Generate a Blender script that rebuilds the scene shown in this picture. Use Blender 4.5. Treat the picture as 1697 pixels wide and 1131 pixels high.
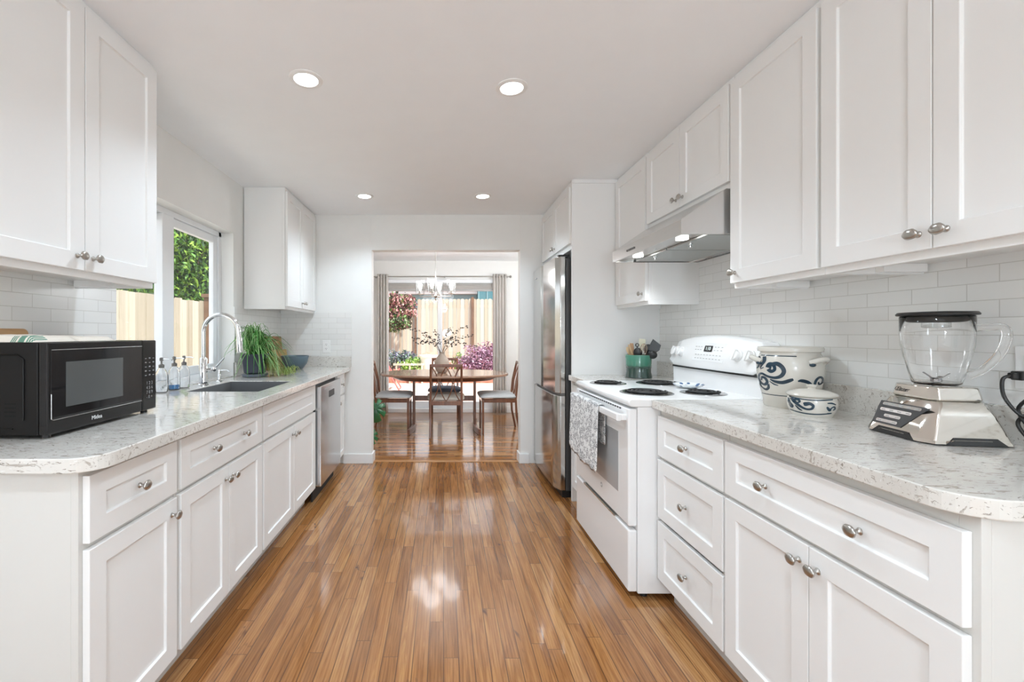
import bpy, bmesh, math, random
from mathutils import Vector, Matrix, Euler
random.seed(7)
PI = math.pi
SC = bpy.context.scene
for o in list(bpy.data.objects): bpy.data.objects.remove(o)
C = SC.collection

# ------------------------------------------------------------------ camera, sky, sun, exposure
F, VX, VY, H = 723.0, 735.0, 553.0, 1.217
cam = bpy.data.cameras.new('camera'); camo = bpy.data.objects.new('camera', cam); C.objects.link(camo)
cam.sensor_width = 36; cam.lens = F/1697*36
cam.shift_x = (848.5-VX)/1697; cam.shift_y = -(565.5-VY)/1697
cam.clip_start = 0.02; cam.clip_end = 200
camo.location = (0, 0, H); camo.rotation_euler = (PI/2, 0, 0)
SC.camera = camo

w = bpy.data.worlds.new('sky'); SC.world = w; w.use_nodes = True
wn = w.node_tree.nodes; wl = w.node_tree.links
bg = wn['Background']
sky = wn.new('ShaderNodeTexSky'); sky.sky_type = 'HOSEK_WILKIE'; sky.turbidity = 3.5
sky.sun_direction = Vector((0.34, -0.42, 1.0)).normalized(); sky.ground_albedo = 0.5
mixw = wn.new('ShaderNodeMix'); mixw.data_type = 'RGBA'; mixw.inputs[0].default_value = 0.55
wl.new(sky.outputs[0], mixw.inputs[6]); mixw.inputs[7].default_value = (.93, .97, 1.0, 1)
wl.new(mixw.outputs[2], bg.inputs[0]); bg.inputs[1].default_value = 2.4

sun = bpy.data.lights.new('sun', 'SUN'); sun.energy = 7.0; sun.angle = math.radians(0.6); sun.color = (1, .95, .86)
suno = bpy.data.objects.new('sun', sun); C.objects.link(suno)
suno.rotation_euler = Vector((0.34, -0.42, 1.0)).to_track_quat('Z', 'Y').to_euler(); suno.location = (5, -5, 12)

SC.view_settings.view_transform = 'Standard'; SC.view_settings.look = 'None'
SC.view_settings.exposure = 0.25; SC.view_settings.gamma = 1.0
SC.view_settings.use_curve_mapping = False
SC.cycles.max_bounces = 16; SC.cycles.diffuse_bounces = 10; SC.cycles.transmission_bounces = 12; SC.cycles.transparent_max_bounces = 24
LAMP_W = 7.9; GLOBE_FILL_W = 64.0

# ------------------------------------------------------------------ material helpers
class N:
    def __init__(s, name):
        s.m = bpy.data.materials.new(name); s.m.use_nodes = True
        s.t = s.m.node_tree; s.p = s.t.nodes['Principled BSDF']
    def node(s, k, **kw):
        n = s.t.nodes.new(k)
        for a, b in kw.items(): setattr(n, a, b)
        return n
    def link(s, a, b): s.t.links.new(a, b)
    def put(s, sock, v):
        if hasattr(v, 'is_linked') or hasattr(v, 'node'): s.link(v, sock)
        else: sock.default_value = v
    def math(s, op, a, b=0.0, c=0.0):
        n = s.node('ShaderNodeMath', operation=op)
        s.put(n.inputs[0], a); s.put(n.inputs[1], b); s.put(n.inputs[2], c)
        return n.outputs[0]
    def obj(s): return s.node('ShaderNodeTexCoord').outputs['Object']
    def sep(s, v):
        n = s.node('ShaderNodeSeparateXYZ'); s.link(v, n.inputs[0]); return n.outputs
    def comb(s, x=0.0, y=0.0, z=0.0):
        n = s.node('ShaderNodeCombineXYZ'); s.put(n.inputs[0], x); s.put(n.inputs[1], y); s.put(n.inputs[2], z); return n.outputs[0]
    def noise(s, v, scale=5, detail=3, rough=.5, dist=0.0):
        n = s.node('ShaderNodeTexNoise'); s.link(v, n.inputs['Vector'])
        n.inputs['Scale'].default_value = scale; n.inputs['Detail'].default_value = detail
        n.inputs['Roughness'].default_value = rough; n.inputs['Distortion'].default_value = dist
        return n.outputs['Fac']
    def scale(s, v, sc):
        n = s.node('ShaderNodeMapping'); s.link(v, n.inputs[0]); n.inputs['Scale'].default_value = sc; return n.outputs[0]
    def ramp(s, f, stops, interp='LINEAR'):
        n = s.node('ShaderNodeValToRGB'); s.link(f, n.inputs[0]); r = n.color_ramp; r.interpolation = interp
        while len(r.elements) < len(stops): r.elements.new(0.5)
        for e, (p, c) in zip(r.elements, stops):
            e.position = p; e.color = (*c, 1) if len(c) == 3 else c
        return n.outputs[0]
    def mix(s, f, a, b, mode='MIX'):
        n = s.node('ShaderNodeMix', data_type='RGBA', blend_type=mode)
        s.put(n.inputs[0], f)
        for i, v in ((6, a), (7, b)):
            if isinstance(v, tuple): n.inputs[i].default_value = (*v, 1) if len(v) == 3 else v
            else: s.link(v, n.inputs[i])
        return n.outputs[2]
    def bump(s, h, strength=.3, dist=.002):
        n = s.node('ShaderNodeBump'); s.link(h, n.inputs['Height'])
        n.inputs['Strength'].default_value = strength; n.inputs['Distance'].default_value = dist
        s.link(n.outputs[0], s.p.inputs['Normal'])

def M(name, col, rough=.5, metal=0.0, coat=0.0, spec=None, trans=0.0, ior=None, emit=None, estr=0.0, var=0.0, bump=0.0, bscale=200):
    n = N(name); p = n.p
    p.inputs['Base Color'].default_value = (*col, 1); p.inputs['Roughness'].default_value = rough
    p.inputs['Metallic'].default_value = metal; p.inputs['Coat Weight'].default_value = coat
    p.inputs['Transmission Weight'].default_value = trans
    if spec is not None: p.inputs['Specular IOR Level'].default_value = spec
    if ior: p.inputs['IOR'].default_value = ior
    if emit: p.inputs['Emission Color'].default_value = (*emit, 1); p.inputs['Emission Strength'].default_value = estr
    if var:
        f = n.noise(n.obj(), 6, 4)
        d = tuple(max(0, c*(1-var)) for c in col); l = tuple(min(1, c*(1+var)) for c in col)
        n.link(n.ramp(f, [(.3, d), (.7, l)]), p.inputs['Base Color'])
    if bump:
        n.bump(n.noise(n.obj(), bscale, 2), bump, .001)
    return n.m

def clear_glass(name, tint=(1, 1, 1), refl=1.0, alpha_min=0.04):
    n = N(name); t = n.t
    tr = n.node('ShaderNodeBsdfTransparent'); tr.inputs[0].default_value = (*tint, 1)
    gl = n.node('ShaderNodeBsdfGlossy'); gl.inputs['Roughness'].default_value = .02
    fr = n.node('ShaderNodeLayerWeight'); fr.inputs[0].default_value = .5
    f = n.math('ADD', n.math('MULTIPLY', n.math('POWER', fr.outputs['Facing'], 3.5), .5*refl), .035*refl)
    mx = n.node('ShaderNodeMixShader'); n.link(f, mx.inputs[0]); n.link(tr.outputs[0], mx.inputs[1]); n.link(gl.outputs[0], mx.inputs[2])
    n.link(mx.outputs[0], t.nodes['Material Output'].inputs[0])
    return n.m

WALL = M('wall paint', (.81, .81, .79), .6, var=.012, bump=.05, bscale=120)
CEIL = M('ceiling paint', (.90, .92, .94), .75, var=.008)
TRIM = M('trim paint', (.84, .84, .83), .35)
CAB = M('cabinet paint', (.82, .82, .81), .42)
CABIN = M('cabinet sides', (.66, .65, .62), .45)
NICK = M('brushed nickel', (.46, .44, .41), .28, 1.0, bump=.1, bscale=400)
CHROME = M('chrome', (.82, .83, .84), .06, 1.0)
BLACK = M('black plastic', (.012, .012, .012), .35)
DARK = M('dark recess', (.02, .02, .02), .7)
WPL = M('white enamel', (.86, .865, .865), .18, coat=.4)
WPLAS = M('white plastic', (.84, .84, .83), .3)
GREYPL = M('grey print', (.35, .36, .36), .5)
VINYL = M('white vinyl frame', (.84, .86, .88), .3)
PANE = clear_glass('window glass', (1, 1, 1), .5)
GLASS = M('clear glass', (1, 1, 1), 0.0, trans=1.0, ior=1.42)
THING_GLASS = clear_glass('thin clear glass', (.93, .95, .955), 2.6)
PORC = M('white porcelain', (.85, .85, .84), .2)

def steel(name, axis=2, col=(.62, .615, .60), r=.22):
    n = N(name); n.p.inputs['Metallic'].default_value = 1
    sc = [900, 900, 900]; sc[axis] = 6
    f = n.noise(n.scale(n.obj(), sc), 1, 2)
    n.link(n.ramp(f, [(.3, tuple(c*.93 for c in col)), (.7, col)]), n.p.inputs['Base Color'])
    n.p.inputs['Roughness'].default_value = r
    n.bump(f, .06, .0005)
    return n.m
STEEL = steel('stainless steel', 2)
STEELH = steel('stainless steel horizontal grain', 1, (.66, .66, .64), .24)
STEELD = M('dark grey steel side', (.10, .10, .10), .4, .6)

def tile_mat(name, along):
    n = N(name); x, y, z = n.sep(n.obj())
    v = n.comb(y if along == 'y' else x, z, 0.0)
    b = n.node('ShaderNodeTexBrick'); n.link(v, b.inputs['Vector'])
    b.offset = .5; b.inputs['Scale'].default_value = 1
    b.inputs['Brick Width'].default_value = .1535; b.inputs['Row Height'].default_value = .0505
    b.inputs['Mortar Size'].default_value = .0013; b.inputs['Mortar Smooth'].default_value = .2
    b.inputs['Color1'].default_value = (.82, .82, .80, 1); b.inputs['Color2'].default_value = (.78, .78, .765, 1)
    b.inputs['Mortar'].default_value = (.62, .61, .58, 1)
    n.link(b.outputs['Color'], n.p.inputs['Base Color'])
    n.p.inputs['Roughness'].default_value = .2
    inv = n.math('SUBTRACT', 1.0, b.outputs['Fac'])
    wav = n.math('MULTIPLY', n.noise(n.obj(), 14, 2), .12)
    n.bump(n.math('ADD', inv, wav), .5, .0015)
    return n.m
TILEY = tile_mat('subway tile along y', 'y'); TILEX = tile_mat('subway tile along x', 'x')

def wood_floor(name, along='y', wd=.0572, ln=.85, cols=None, rough=.10):
    n = N(name); x, y, z = n.sep(n.obj())
    if along == 'x': x, y = y, x
    row = n.math('FLOOR', n.math('DIVIDE', x, wd))
    wn1 = n.node('ShaderNodeTexWhiteNoise', noise_dimensions='1D'); n.link(row, wn1.inputs['W'])
    yy = n.math('ADD', n.math('DIVIDE', y, ln), n.math('MULTIPLY', wn1.outputs['Value'], 17.3))
    colm = n.math('FLOOR', yy)
    wn2 = n.node('ShaderNodeTexWhiteNoise', noise_dimensions='2D'); n.link(n.comb(row, colm, 0.0), wn2.inputs['Vector'])
    base = n.ramp(wn2.outputs['Value'], cols or [(0, (.26, .108, .031)), (.2, (.335, .147, .045)), (.5, (.39, .177, .057)), (.8, (.43, .205, .070)), (1, (.51, .275, .11))])
    off = n.math('MULTIPLY', wn2.outputs['Value'], 40.0)
    gv = n.comb(n.math('ADD', n.math('MULTIPLY', x, 38.0), off), n.math('ADD', n.math('MULTIPLY', y, 1.8), off), off)
    g1 = n.noise(gv, 1.5, 6, .62, 1.2)
    wv = n.node('ShaderNodeTexWave', wave_type='BANDS', bands_direction='X'); 
    gv2 = n.comb(n.math('ADD', n.math('MULTIPLY', x, 9.0), off), n.math('ADD', n.math('MULTIPLY', y, .75), off), off)
    n.link(gv2, wv.inputs['Vector']); wv.inputs['Scale'].default_value = 3.2; wv.inputs['Distortion'].default_value = 5.0; wv.inputs['Detail'].default_value = 3
    c1 = n.mix(n.ramp(g1, [(.35, (0, 0, 0)), (.60, (1, 1, 1))]), tuple([.50, .38, .30]), (1.0, 1.0, 1.0))
    c2 = n.mix(.85, base, c1, 'MULTIPLY')
    c3 = n.mix(.32, c2, n.ramp(wv.outputs['Fac'], [(0, (.45, .36, .3)), (.35, (1, 1, 1))]), 'MULTIPLY')
    kn = n.noise(n.comb(n.math('ADD', n.math('MULTIPLY', x, 12.0), off), n.math('MULTIPLY', y, 6.0), off), 1, 2, .5, 1)
    c4 = n.mix(n.ramp(kn, [(.70, (0, 0, 0)), (.78, (1, 1, 1))]), c3, (.10, .04, .018))
    fx = n.math('FRACT', n.math('DIVIDE', x, wd)); fy = n.math('FRACT', yy)
    ex = n.math('MINIMUM', fx, n.math('SUBTRACT', 1.0, fx)); ey = n.math('MINIMUM', fy, n.math('SUBTRACT', 1.0, fy))
    sx = n.math('LESS_THAN', ex, .028); sy = n.math('LESS_THAN', ey, .0012)
    seam = n.math('MAXIMUM', sx, sy)
    c5 = n.mix(n.math('MULTIPLY', seam, .85), c4, (.07, .03, .012))
    n.link(c5, n.p.inputs['Base Color'])
    n.link(n.math('ADD', rough, n.math('MULTIPLY', n.noise(n.obj(), 9, 3), .12)), n.p.inputs['Roughness'])
    tilt = n.math('MULTIPLY', wn2.outputs['Value'], .25)
    hh = n.math('SUBTRACT', n.math('ADD', n.math('MULTIPLY', g1, .12), n.math('MULTIPLY', n.noise(n.scale(n.obj(), (18, 1.5, 1)), 1, 1), 1.2)), seam)
    n.bump(hh, .28, .0018)
    n.p.inputs['Coat Weight'].default_value = .35; n.p.inputs['Coat Roughness'].default_value = .05; n.p.inputs['Specular IOR Level'].default_value = .5
    return n.m
FLOOR = wood_floor('oak strip floor')
FLOORD = wood_floor('oak strip floor of the dining room', 'x', .0572, .6, rough=.10)

def quartz(name, edge=False):
    n = N(name); v = n.obj()
    sc = (16, 34, 34) if not edge else (26, 26, 50)
    a = n.noise(n.scale(v, (14, 46, 46)), 1, 5, .6, 1.6)
    b = n.noise(n.scale(v, (30, 75, 75)), 1, 4, .6, 2.2)
    c = n.noise(v, 5, 3)
    base = n.ramp(c, [(.3, (.63, .605, .56)), (.7, (.72, .70, .66))])
    m1 = n.mix(n.ramp(a, [(.575, (0, 0, 0)), (.63, (1, 1, 1))]), base, (.43, .39, .345))
    m2 = n.mix(n.ramp(b, [(.615, (0, 0, 0)), (.65, (1, 1, 1))]), m1, (.27, .235, .20))
    m3 = n.mix(n.ramp(b, [(.30, (1, 1, 1)), (.34, (0, 0, 0))]), m2, (.80, .79, .77))
    n.link(m3, n.p.inputs['Base Color']); n.p.inputs['Roughness'].default_value = .12
    n.p.inputs['Coat Weight'].default_value = .3; n.p.inputs['Coat Roughness'].default_value = .05
    return n.m
QUARTZ = quartz('flecked quartz')

def wood(name, c1, c2, axis=1, rough=.35, coat=0.0, sc=1.0):
    n = N(name); s = [40*sc, 40*sc, 40*sc]; s[axis] = 3*sc
    f = n.noise(n.scale(n.obj(), s), 1, 5, .6, 1.0)
    n.link(n.ramp(f, [(.3, c1), (.7, c2)]), n.p.inputs['Base Color'])
    n.p.inputs['Roughness'].default_value = rough; n.p.inputs['Coat Weight'].default_value = coat
    return n.m
WALNUT = wood('teak brown wood', (.13, .045, .022), (.24, .095, .045), 2, .28, .3)
WALNUTX = wood('teak table top', (.30, .17, .11), (.42, .27, .19), 0, .2, .5)
BOARD = wood('light cutting board', (.45, .25, .11), (.62, .40, .2), 1, .5)
BOARDD = wood('brown cutting board', (.22, .085, .03), (.48, .24, .09), 1, .45)
UTWOOD = wood('utensil wood', (.42, .27, .14), (.62, .45, .27), 2, .6)

# ------------------------------------------------------------------ mesh builder
class MB:
    def __init__(s): s.v = []; s.f = []; s.mi = []; s.cur = 0
    def mat(s, i): s.cur = i; return s
    def add(s, vs, fs):
        b = len(s.v); s.v += [tuple(v) for v in vs]
        for f in fs: s.f.append([b+i for i in f]); s.mi.append(s.cur)
        return s
    def box(s, x0, y0, z0, x1, y1, z1):
        x0, x1 = sorted((x0, x1)); y0, y1 = sorted((y0, y1)); z0, z1 = sorted((z0, z1))
        return s.add([(x0,y0,z0),(x1,y0,z0),(x1,y1,z0),(x0,y1,z0),(x0,y0,z1),(x1,y0,z1),(x1,y1,z1),(x0,y1,z1)],
                     [(0,3,2,1),(4,5,6,7),(0,1,5,4),(1,2,6,5),(2,3,7,6),(3,0,4,7)])
    def boxm(s, mat4, sx, sy, sz):
        pts = [mat4 @ Vector((a*sx/2, b*sy/2, c*sz/2)) for c in (-1, 1) for a, b in ((-1,-1),(1,-1),(1,1),(-1,1))]
        return s.add(pts, [(0,3,2,1),(4,5,6,7),(0,1,5,4),(1,2,6,5),(2,3,7,6),(3,0,4,7)])
    def bar(s, p, q, wx, wy, up=(0, 0, 1)):
        p, q = Vector(p), Vector(q); d = q-p; L = d.length; zax = d.normalized()
        xa = Vector(up).cross(zax)
        if xa.length < 1e-4: xa = Vector((1, 0, 0)).cross(zax)
        if xa.length < 1e-4: xa = Vector((0, 1, 0))
        xa.normalize(); ya = zax.cross(xa)
        m = Matrix((( xa.x, ya.x, zax.x, (p.x+q.x)/2), (xa.y, ya.y, zax.y, (p.y+q.y)/2), (xa.z, ya.z, zax.z, (p.z+q.z)/2), (0,0,0,1)))
        return s.boxm(m, wx, wy, L)
    def prism(s, poly, z0, z1, axis='z'):
        def P(a, b, c):
            return (a, b, c) if axis == 'z' else ((a, c, b) if axis == 'y' else (c, a, b))
        n = len(poly)
        vs = [P(a, b, z0) for a, b in poly] + [P(a, b, z1) for a, b in poly]
        fs = [list(range(n))[::-1], list(range(n, 2*n))] + [(i, (i+1) % n, n+(i+1) % n, n+i) for i in range(n)]
        return s.add(vs, fs)
    def polys(s, polys, z0, z1):
        key = lambda p: (round(p[0], 5), round(p[1], 5)); idx = {}; pts = []
        for pl in polys:
            for p in pl:
                if key(p) not in idx: idx[key(p)] = len(pts); pts.append(p)
        n = len(pts); fs = []; cnt = {}
        for pl in polys:
            ii = [idx[key(p)] for p in pl]
            fs.append([n+i for i in ii]); fs.append(ii[::-1])
            for a, b in zip(ii, ii[1:]+ii[:1]): cnt[(a, b)] = 1
        for (a, b) in cnt:
            if (b, a) not in cnt: fs.append((a, b, n+b, n+a))
        return s.add([(x, y, z0) for x, y in pts]+[(x, y, z1) for x, y in pts], fs)
    def lathe(s, prof, c=(0, 0, 0), seg=32, m=None, cap0=True, cap1=True):
        vs = []; fs = []; c = Vector(c)
        for r, z in prof:
            for k in range(seg):
                a = 2*PI*k/seg; p = Vector((r*math.cos(a), r*math.sin(a), z))
                if m is not None: p = m @ p
                vs.append(p+c)
        for i in range(len(prof)-1):
            for k in range(seg):
                k2 = (k+1) % seg
                fs.append((i*seg+k, i*seg+k2, (i+1)*seg+k2, (i+1)*seg+k))
        if cap0: fs.append(list(range(seg))[::-1])
        if cap1: fs.append([(len(prof)-1)*seg+k for k in range(seg)])
        return s.add(vs, fs)
    def tube(s, pts, rad, seg=10, cap=True, flat=1.0):
        pts = [Vector(p) for p in pts]; n = len(pts)
        rr = rad if isinstance(rad, (list, tuple)) else [rad]*n
        vs = []; fs = []; t0 = (pts[1]-pts[0]).normalized()
        up = Vector((0, 0, 1)) if abs(t0.z) < .9 else Vector((1, 0, 0))
        nrm = up.cross(t0).normalized()
        for i, p in enumerate(pts):
            t = (pts[min(i+1, n-1)]-pts[max(i-1, 0)]).normalized()
            nrm = (nrm - t*nrm.dot(t)).normalized(); bn = t.cross(nrm)
            for k in range(seg):
                a = 2*PI*k/seg
                vs.append(p + nrm*math.cos(a)*rr[i] + bn*math.sin(a)*rr[i]*flat)
        for i in range(n-1):
            for k in range(seg):
                k2 = (k+1) % seg
                fs.append((i*seg+k, i*seg+k2, (i+1)*seg+k2, (i+1)*seg+k))
        if cap: fs.append(list(range(seg))[::-1]); fs.append([(n-1)*seg+k for k in range(seg)])
        return s.add(vs, fs)
    def ellipsoid(s, c, r, seg=20, rings=12, m=None):
        prof = [(math.sin(PI*i/rings), -math.cos(PI*i/rings)) for i in range(1, rings)]
        mm = Matrix.Diagonal((r[0], r[1], r[2]))
        if m is not None: mm = m.to_3x3() @ mm
        return s.lathe(prof, c, seg, mm)

def finish(o, label, cat, group=None, kind=None):
    if label: o['label'] = label
    if cat: o['category'] = cat
    if group: o['group'] = group
    if kind: o['kind'] = kind
    return o

def build(name, mb, mats, thing=None, parent=None, smooth=None, bevel=0.0, seg=2, fix=True, label=None, loc=None, solid=0.0, sub=0):
    """one mesh object; thing = the top object whose base is the local origin; parent = part above a sub-part"""
    base = Vector(loc) if loc is not None else (Vector(thing['_o']) if thing is not None else Vector((0, 0, 0)))
    me = bpy.data.meshes.new(name)
    me.from_pydata([tuple(Vector(v)-base) for v in mb.v], [], mb.f)
    if not isinstance(mats, (list, tuple)): mats = [mats]
    for m in mats: me.materials.append(m)
    me.polygons.foreach_set('material_index', mb.mi)
    if fix:
        bm = bmesh.new(); bm.from_mesh(me); bmesh.ops.recalc_face_normals(bm, faces=bm.faces); bm.to_mesh(me); bm.free()
    if smooth:
        me.polygons.foreach_set('use_smooth', [True]*len(me.polygons)); me.set_sharp_from_angle(angle=math.radians(smooth))
    me.update()
    o = bpy.data.objects.new(name, me); C.objects.link(o)
    if parent is not None: o.parent = parent
    elif thing is not None: o.parent = thing
    elif loc is not None: o.location = loc
    if solid:
        md = o.modifiers.new('thick', 'SOLIDIFY'); md.thickness = solid; md.offset = 0
    if sub:
        md = o.modifiers.new('sub', 'SUBSURF'); md.levels = sub; md.render_levels = sub
    if bevel:
        md = o.modifiers.new('bevel', 'BEVEL'); md.width = bevel; md.segments = seg; md.limit_method = 'ANGLE'; md.angle_limit = math.radians(40)
        md.harden_normals = False
    if label: o['label'] = label
    return o

def thing(name, label, cat, loc=(0, 0, 0), group=None):
    o = bpy.data.objects.new(name, None); C.objects.link(o); o.location = loc; o.empty_display_size = .05
    o['_o'] = [float(a) for a in loc]
    return finish(o, label, cat, group)

def text(name, s, size, mat, loc, rot, parent, base, extrude=.0003, align='CENTER', shear=0.0):
    cu = bpy.data.curves.new(name, 'FONT'); cu.body = s; cu.size = size; cu.extrude = extrude
    cu.align_x = align; cu.align_y = 'CENTER'; cu.shear = shear; cu.materials.append(mat)
    o = bpy.data.objects.new(name, cu); C.objects.link(o); o.parent = parent
    bpy.context.view_layer.update()
    me = bpy.data.meshes.new_from_object(o.evaluated_get(bpy.context.evaluated_depsgraph_get()))
    bpy.data.objects.remove(o); o = bpy.data.objects.new(name, me); C.objects.link(o); o.parent = parent
    o.location = Vector(loc)-Vector(base); o.rotation_euler = rot
    return o

def place(o, loc=None, rz=None):
    if loc is not None: o.location = loc
    if rz is not None: o.rotation_euler = (0, 0, rz)
    return o

def copy_tree(o, parent=None):
    c = o.copy(); C.objects.link(c); c.parent = parent
    for ch in list(o.children): copy_tree(ch, c)
    return c

# ------------------------------------------------------------------ setting
CZ = 2.332; YB = 4.09; XL = -1.527; XR = 1.573; YD = 6.70; YR = -2.6
ZL, ZR = .905, .917
def struct(name, mb, mats, label=None, **kw):
    return finish(build(name, mb, mats, **kw), label, None, kind='structure')

struct('floor', MB().box(XL-.142, YR, -.1, XR+.15, YB+.06, 0), FLOOR, 'glossy oak strip floor running the length of the kitchen')
struct('floor', MB().box(-1.669, YB+.06, -.1, 1.9, YD+.08, 0), FLOORD, 'glossy oak floor of the dining room beyond the opening')
struct('trim_1', MB().box(-.674, YB+.035, 0, .72, YB+.085, .006), wood('threshold wood', (.40, .2, .08), (.5, .28, .13), 0, .25, .4), 'flat oak threshold strip in the wide opening', bevel=.002)
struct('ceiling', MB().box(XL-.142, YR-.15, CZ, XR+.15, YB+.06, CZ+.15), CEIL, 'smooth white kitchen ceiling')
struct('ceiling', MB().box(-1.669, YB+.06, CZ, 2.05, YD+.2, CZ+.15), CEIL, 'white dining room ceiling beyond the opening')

wy0, wy1, wz0, wz1 = 2.026, 3.17, .905, 1.947      # kitchen window opening
m = MB(); t = .142
m.box(XL-t, YR, 0, XL, wy0, CZ); m.box(XL-t, wy1, 0, XL, YB+.12, CZ)
m.box(XL-t, wy0, 0, XL, wy1, wz0-.03); m.box(XL-t, wy0, wz1, XL, wy1, CZ)
struct('wall_left', m, WALL, 'light grey kitchen wall with the sink window')
m = MB(); m.box(XR, YR, 0, XR+.15, YB+.12, CZ)
struct('wall_right', m, WALL, 'light grey wall behind the range and fridge')
ox0, ox1, oz = -.674, .72, 2.0
m = MB(); m.box(XL, YB, 0, ox0, YB+.12, CZ); m.box(ox1, YB, 0, XR, YB+.12, CZ); m.box(ox0, YB, oz, ox1, YB+.12, CZ)
struct('wall_back', m, WALL, 'wall with the wide cased opening to the dining room', bevel=.002)
m = MB(); m.box(XL-t, YR-.15, 0, -1.1, YR, CZ); m.box(1.1, YR-.15, 0, XR+.15, YR, CZ); m.box(-1.1, YR-.15, 2.15, 1.1, YR, CZ); m.box(-1.1, YR-.15, 0, 1.1, YR, .25)  # rear opening added so sky light reaches the kitchen
struct('wall_rear', m, WALL, 'wall behind the viewpoint with a wide opening added to let in sky light')
# dining room walls
m = MB(); m.box(-1.669, YB+.1205, 0, -1.52, YD+.15, CZ); struct('wall_dining_left', m, WALL, 'left wall of the dining room')
m = MB(); m.box(1.9, YB+.12, 0, 2.05, YD+.15, CZ); struct('wall_dining_right', m, WALL, 'right wall of the dining room')
m = MB(); m.box(XR+.15, YB+.06, 0, 1.9, YB+.12, CZ)
struct('wall_dining_front', m, WALL, 'short wall return beside the kitchen')
sx0, sx1, sz1 = -.98, .90, 2.04
m = MB(); m.box(-1.52, YD, 0, sx0, YD+.15, CZ); m.box(sx1, YD, 0, 1.9, YD+.15, CZ); m.box(sx0, YD, sz1, sx1, YD+.15, CZ)
struct('wall_dining_back', m, WALL, 'back wall of the dining room around the patio door')

def baseb(name, m, label): return struct(name, m, TRIM, label, bevel=.003)
baseb('baseboard_back', MB().box(-.94, YB-.014, 0, ox0+.012, YB, .09).box(ox0-.001, YB, 0, ox0+.013, YB+.13, .09), 'white baseboard left of the opening')
baseb('baseboard_back', MB().box(ox1-.012, YB-.014, 0, .80, YB, .09).box(ox1-.013, YB, 0, ox1+.001, YB+.13, .09), 'white baseboard right of the opening')
baseb('baseboard_dining', MB().box(-1.52, YD-.014, 0, sx0-.05, YD, .1).box(sx1+.05, YD-.014, 0, 1.9, YD, .1).box(-1.52, YB+.13, 0, -1.506, YD-.02, .1).box(1.886, YB+.13, 0, 1.9, YD-.02, .1), 'white baseboard round the dining room')

# tiles
TT = .008
struct('trim_2', MB().box(XL, -.6, ZL+.1, XL+TT, wy0, 1.46), TILEY, 'white subway tile backsplash behind the microwave')
struct('trim_3', MB().box(XL, wy1, ZL+.1, XL+TT, YB-TT, 1.413), TILEY, 'white subway tile backsplash between window and corner')
struct('trim_4', MB().box(XL, YB-TT, ZL+.1, -.862, YB, 1.413), TILEX, 'white subway tile backsplash on the end wall')
struct('trim_5', MB().box(XR-TT, -.6, ZR, XR, 3.16, 1.66), TILEY, 'white subway tile backsplash on the right wall')
XLW = XL+TT; XRW = XR-TT

# sink window
def window_kitchen():
    fx = -1.615
    root = struct('window_1', MB().box(fx-.05, wy0, wz0+.02, fx, wy0+.05, wz1).box(fx-.05, wy1-.035, wz0+.02, fx, wy1, wz1)
        .box(fx-.05, wy0, wz1-.035, fx, wy1, wz1).box(fx-.05, wy0, wz0-.02, fx, wy1, wz0+.045), VINYL, 'white vinyl sliding window over the sink', bevel=.003)
    y0, y1 = 2.56, wy1-.036     # far sash
    a = MB(); x0, x1 = fx-.045, fx-.012
    a.box(x0, y0-.06, wz0+.046, x1+.018, y0+.045, wz1-.036); a.box(x0, y1-.05, wz0+.046, x1, y1, wz1-.036)
    a.box(x0, y0+.045, wz1-.086, x1, y1-.05, wz1-.036); a.box(x0, y0+.045, wz0+.046, x1, y1-.05, wz0+.10)
    build('window_sash', a, VINYL, parent=root, bevel=.003)
    a = MB(); x0, x1 = fx-.048, fx-.03; y2 = wy0+.051
    a.box(x0, y2, wz0+.046, x1, y2+.04, wz1-.036); a.box(x0, y2+.04, wz1-.076, x1, y0-.061, wz1-.036); a.box(x0, y2+.04, wz0+.046, x1, y0-.061, wz0+.09)
    build('window_sash', a, VINYL, parent=root, bevel=.002)
    build('window_pane', MB().box(fx-.033, y0+.045, wz0+.10, fx-.029, y1-.05, wz1-.086), PANE, parent=root)
    build('window_pane', MB().box(fx-.042, y2+.04, wz0+.09, fx-.038, y0-.061, wz1-.076), PANE, parent=root)
window_kitchen()
struct('trim_6', MB().box(-1.614, wy0+.001, wz0-.03, XL+.004, wy1-.001, wz0+.004), QUARTZ, 'quartz window ledge behind the sink', bevel=.002)

# sliding patio door
def patio_door():
    y = YD+.05
    r = struct('door_1', MB().box(sx0, y-.03, 0, sx0+.06, y+.07, sz1).box(sx1-.06, y-.03, 0, sx1, y+.07, sz1).box(sx0, y-.03, sz1-.05, sx1, y+.07, sz1).box(sx0, y-.05, 0, sx1, y+.09, .06),
        VINYL, 'white sliding glass patio door', bevel=.004)
    for x0, x1, yy in ((sx0+.061, -.02, y+.03), (-.09, sx1-.061, y-.01)):
        m = MB(); b = .065
        m.box(x0, yy, .061, x0+b, yy+.035, sz1-.051); m.box(x1-b, yy, .061, x1, yy+.035, sz1-.051)
        m.box(x0+b, yy, sz1-.121, x1-b, yy+.035, sz1-.051); m.box(x0+b, yy, .061, x1-b, yy+.035, .16)
        f = build('door_panel', m, VINYL, parent=r, bevel=.003)
        build('door_glass', MB().box(x0+b, yy+.015, .16, x1-b, yy+.02, sz1-.121), PANE, parent=f)
patio_door()

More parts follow.
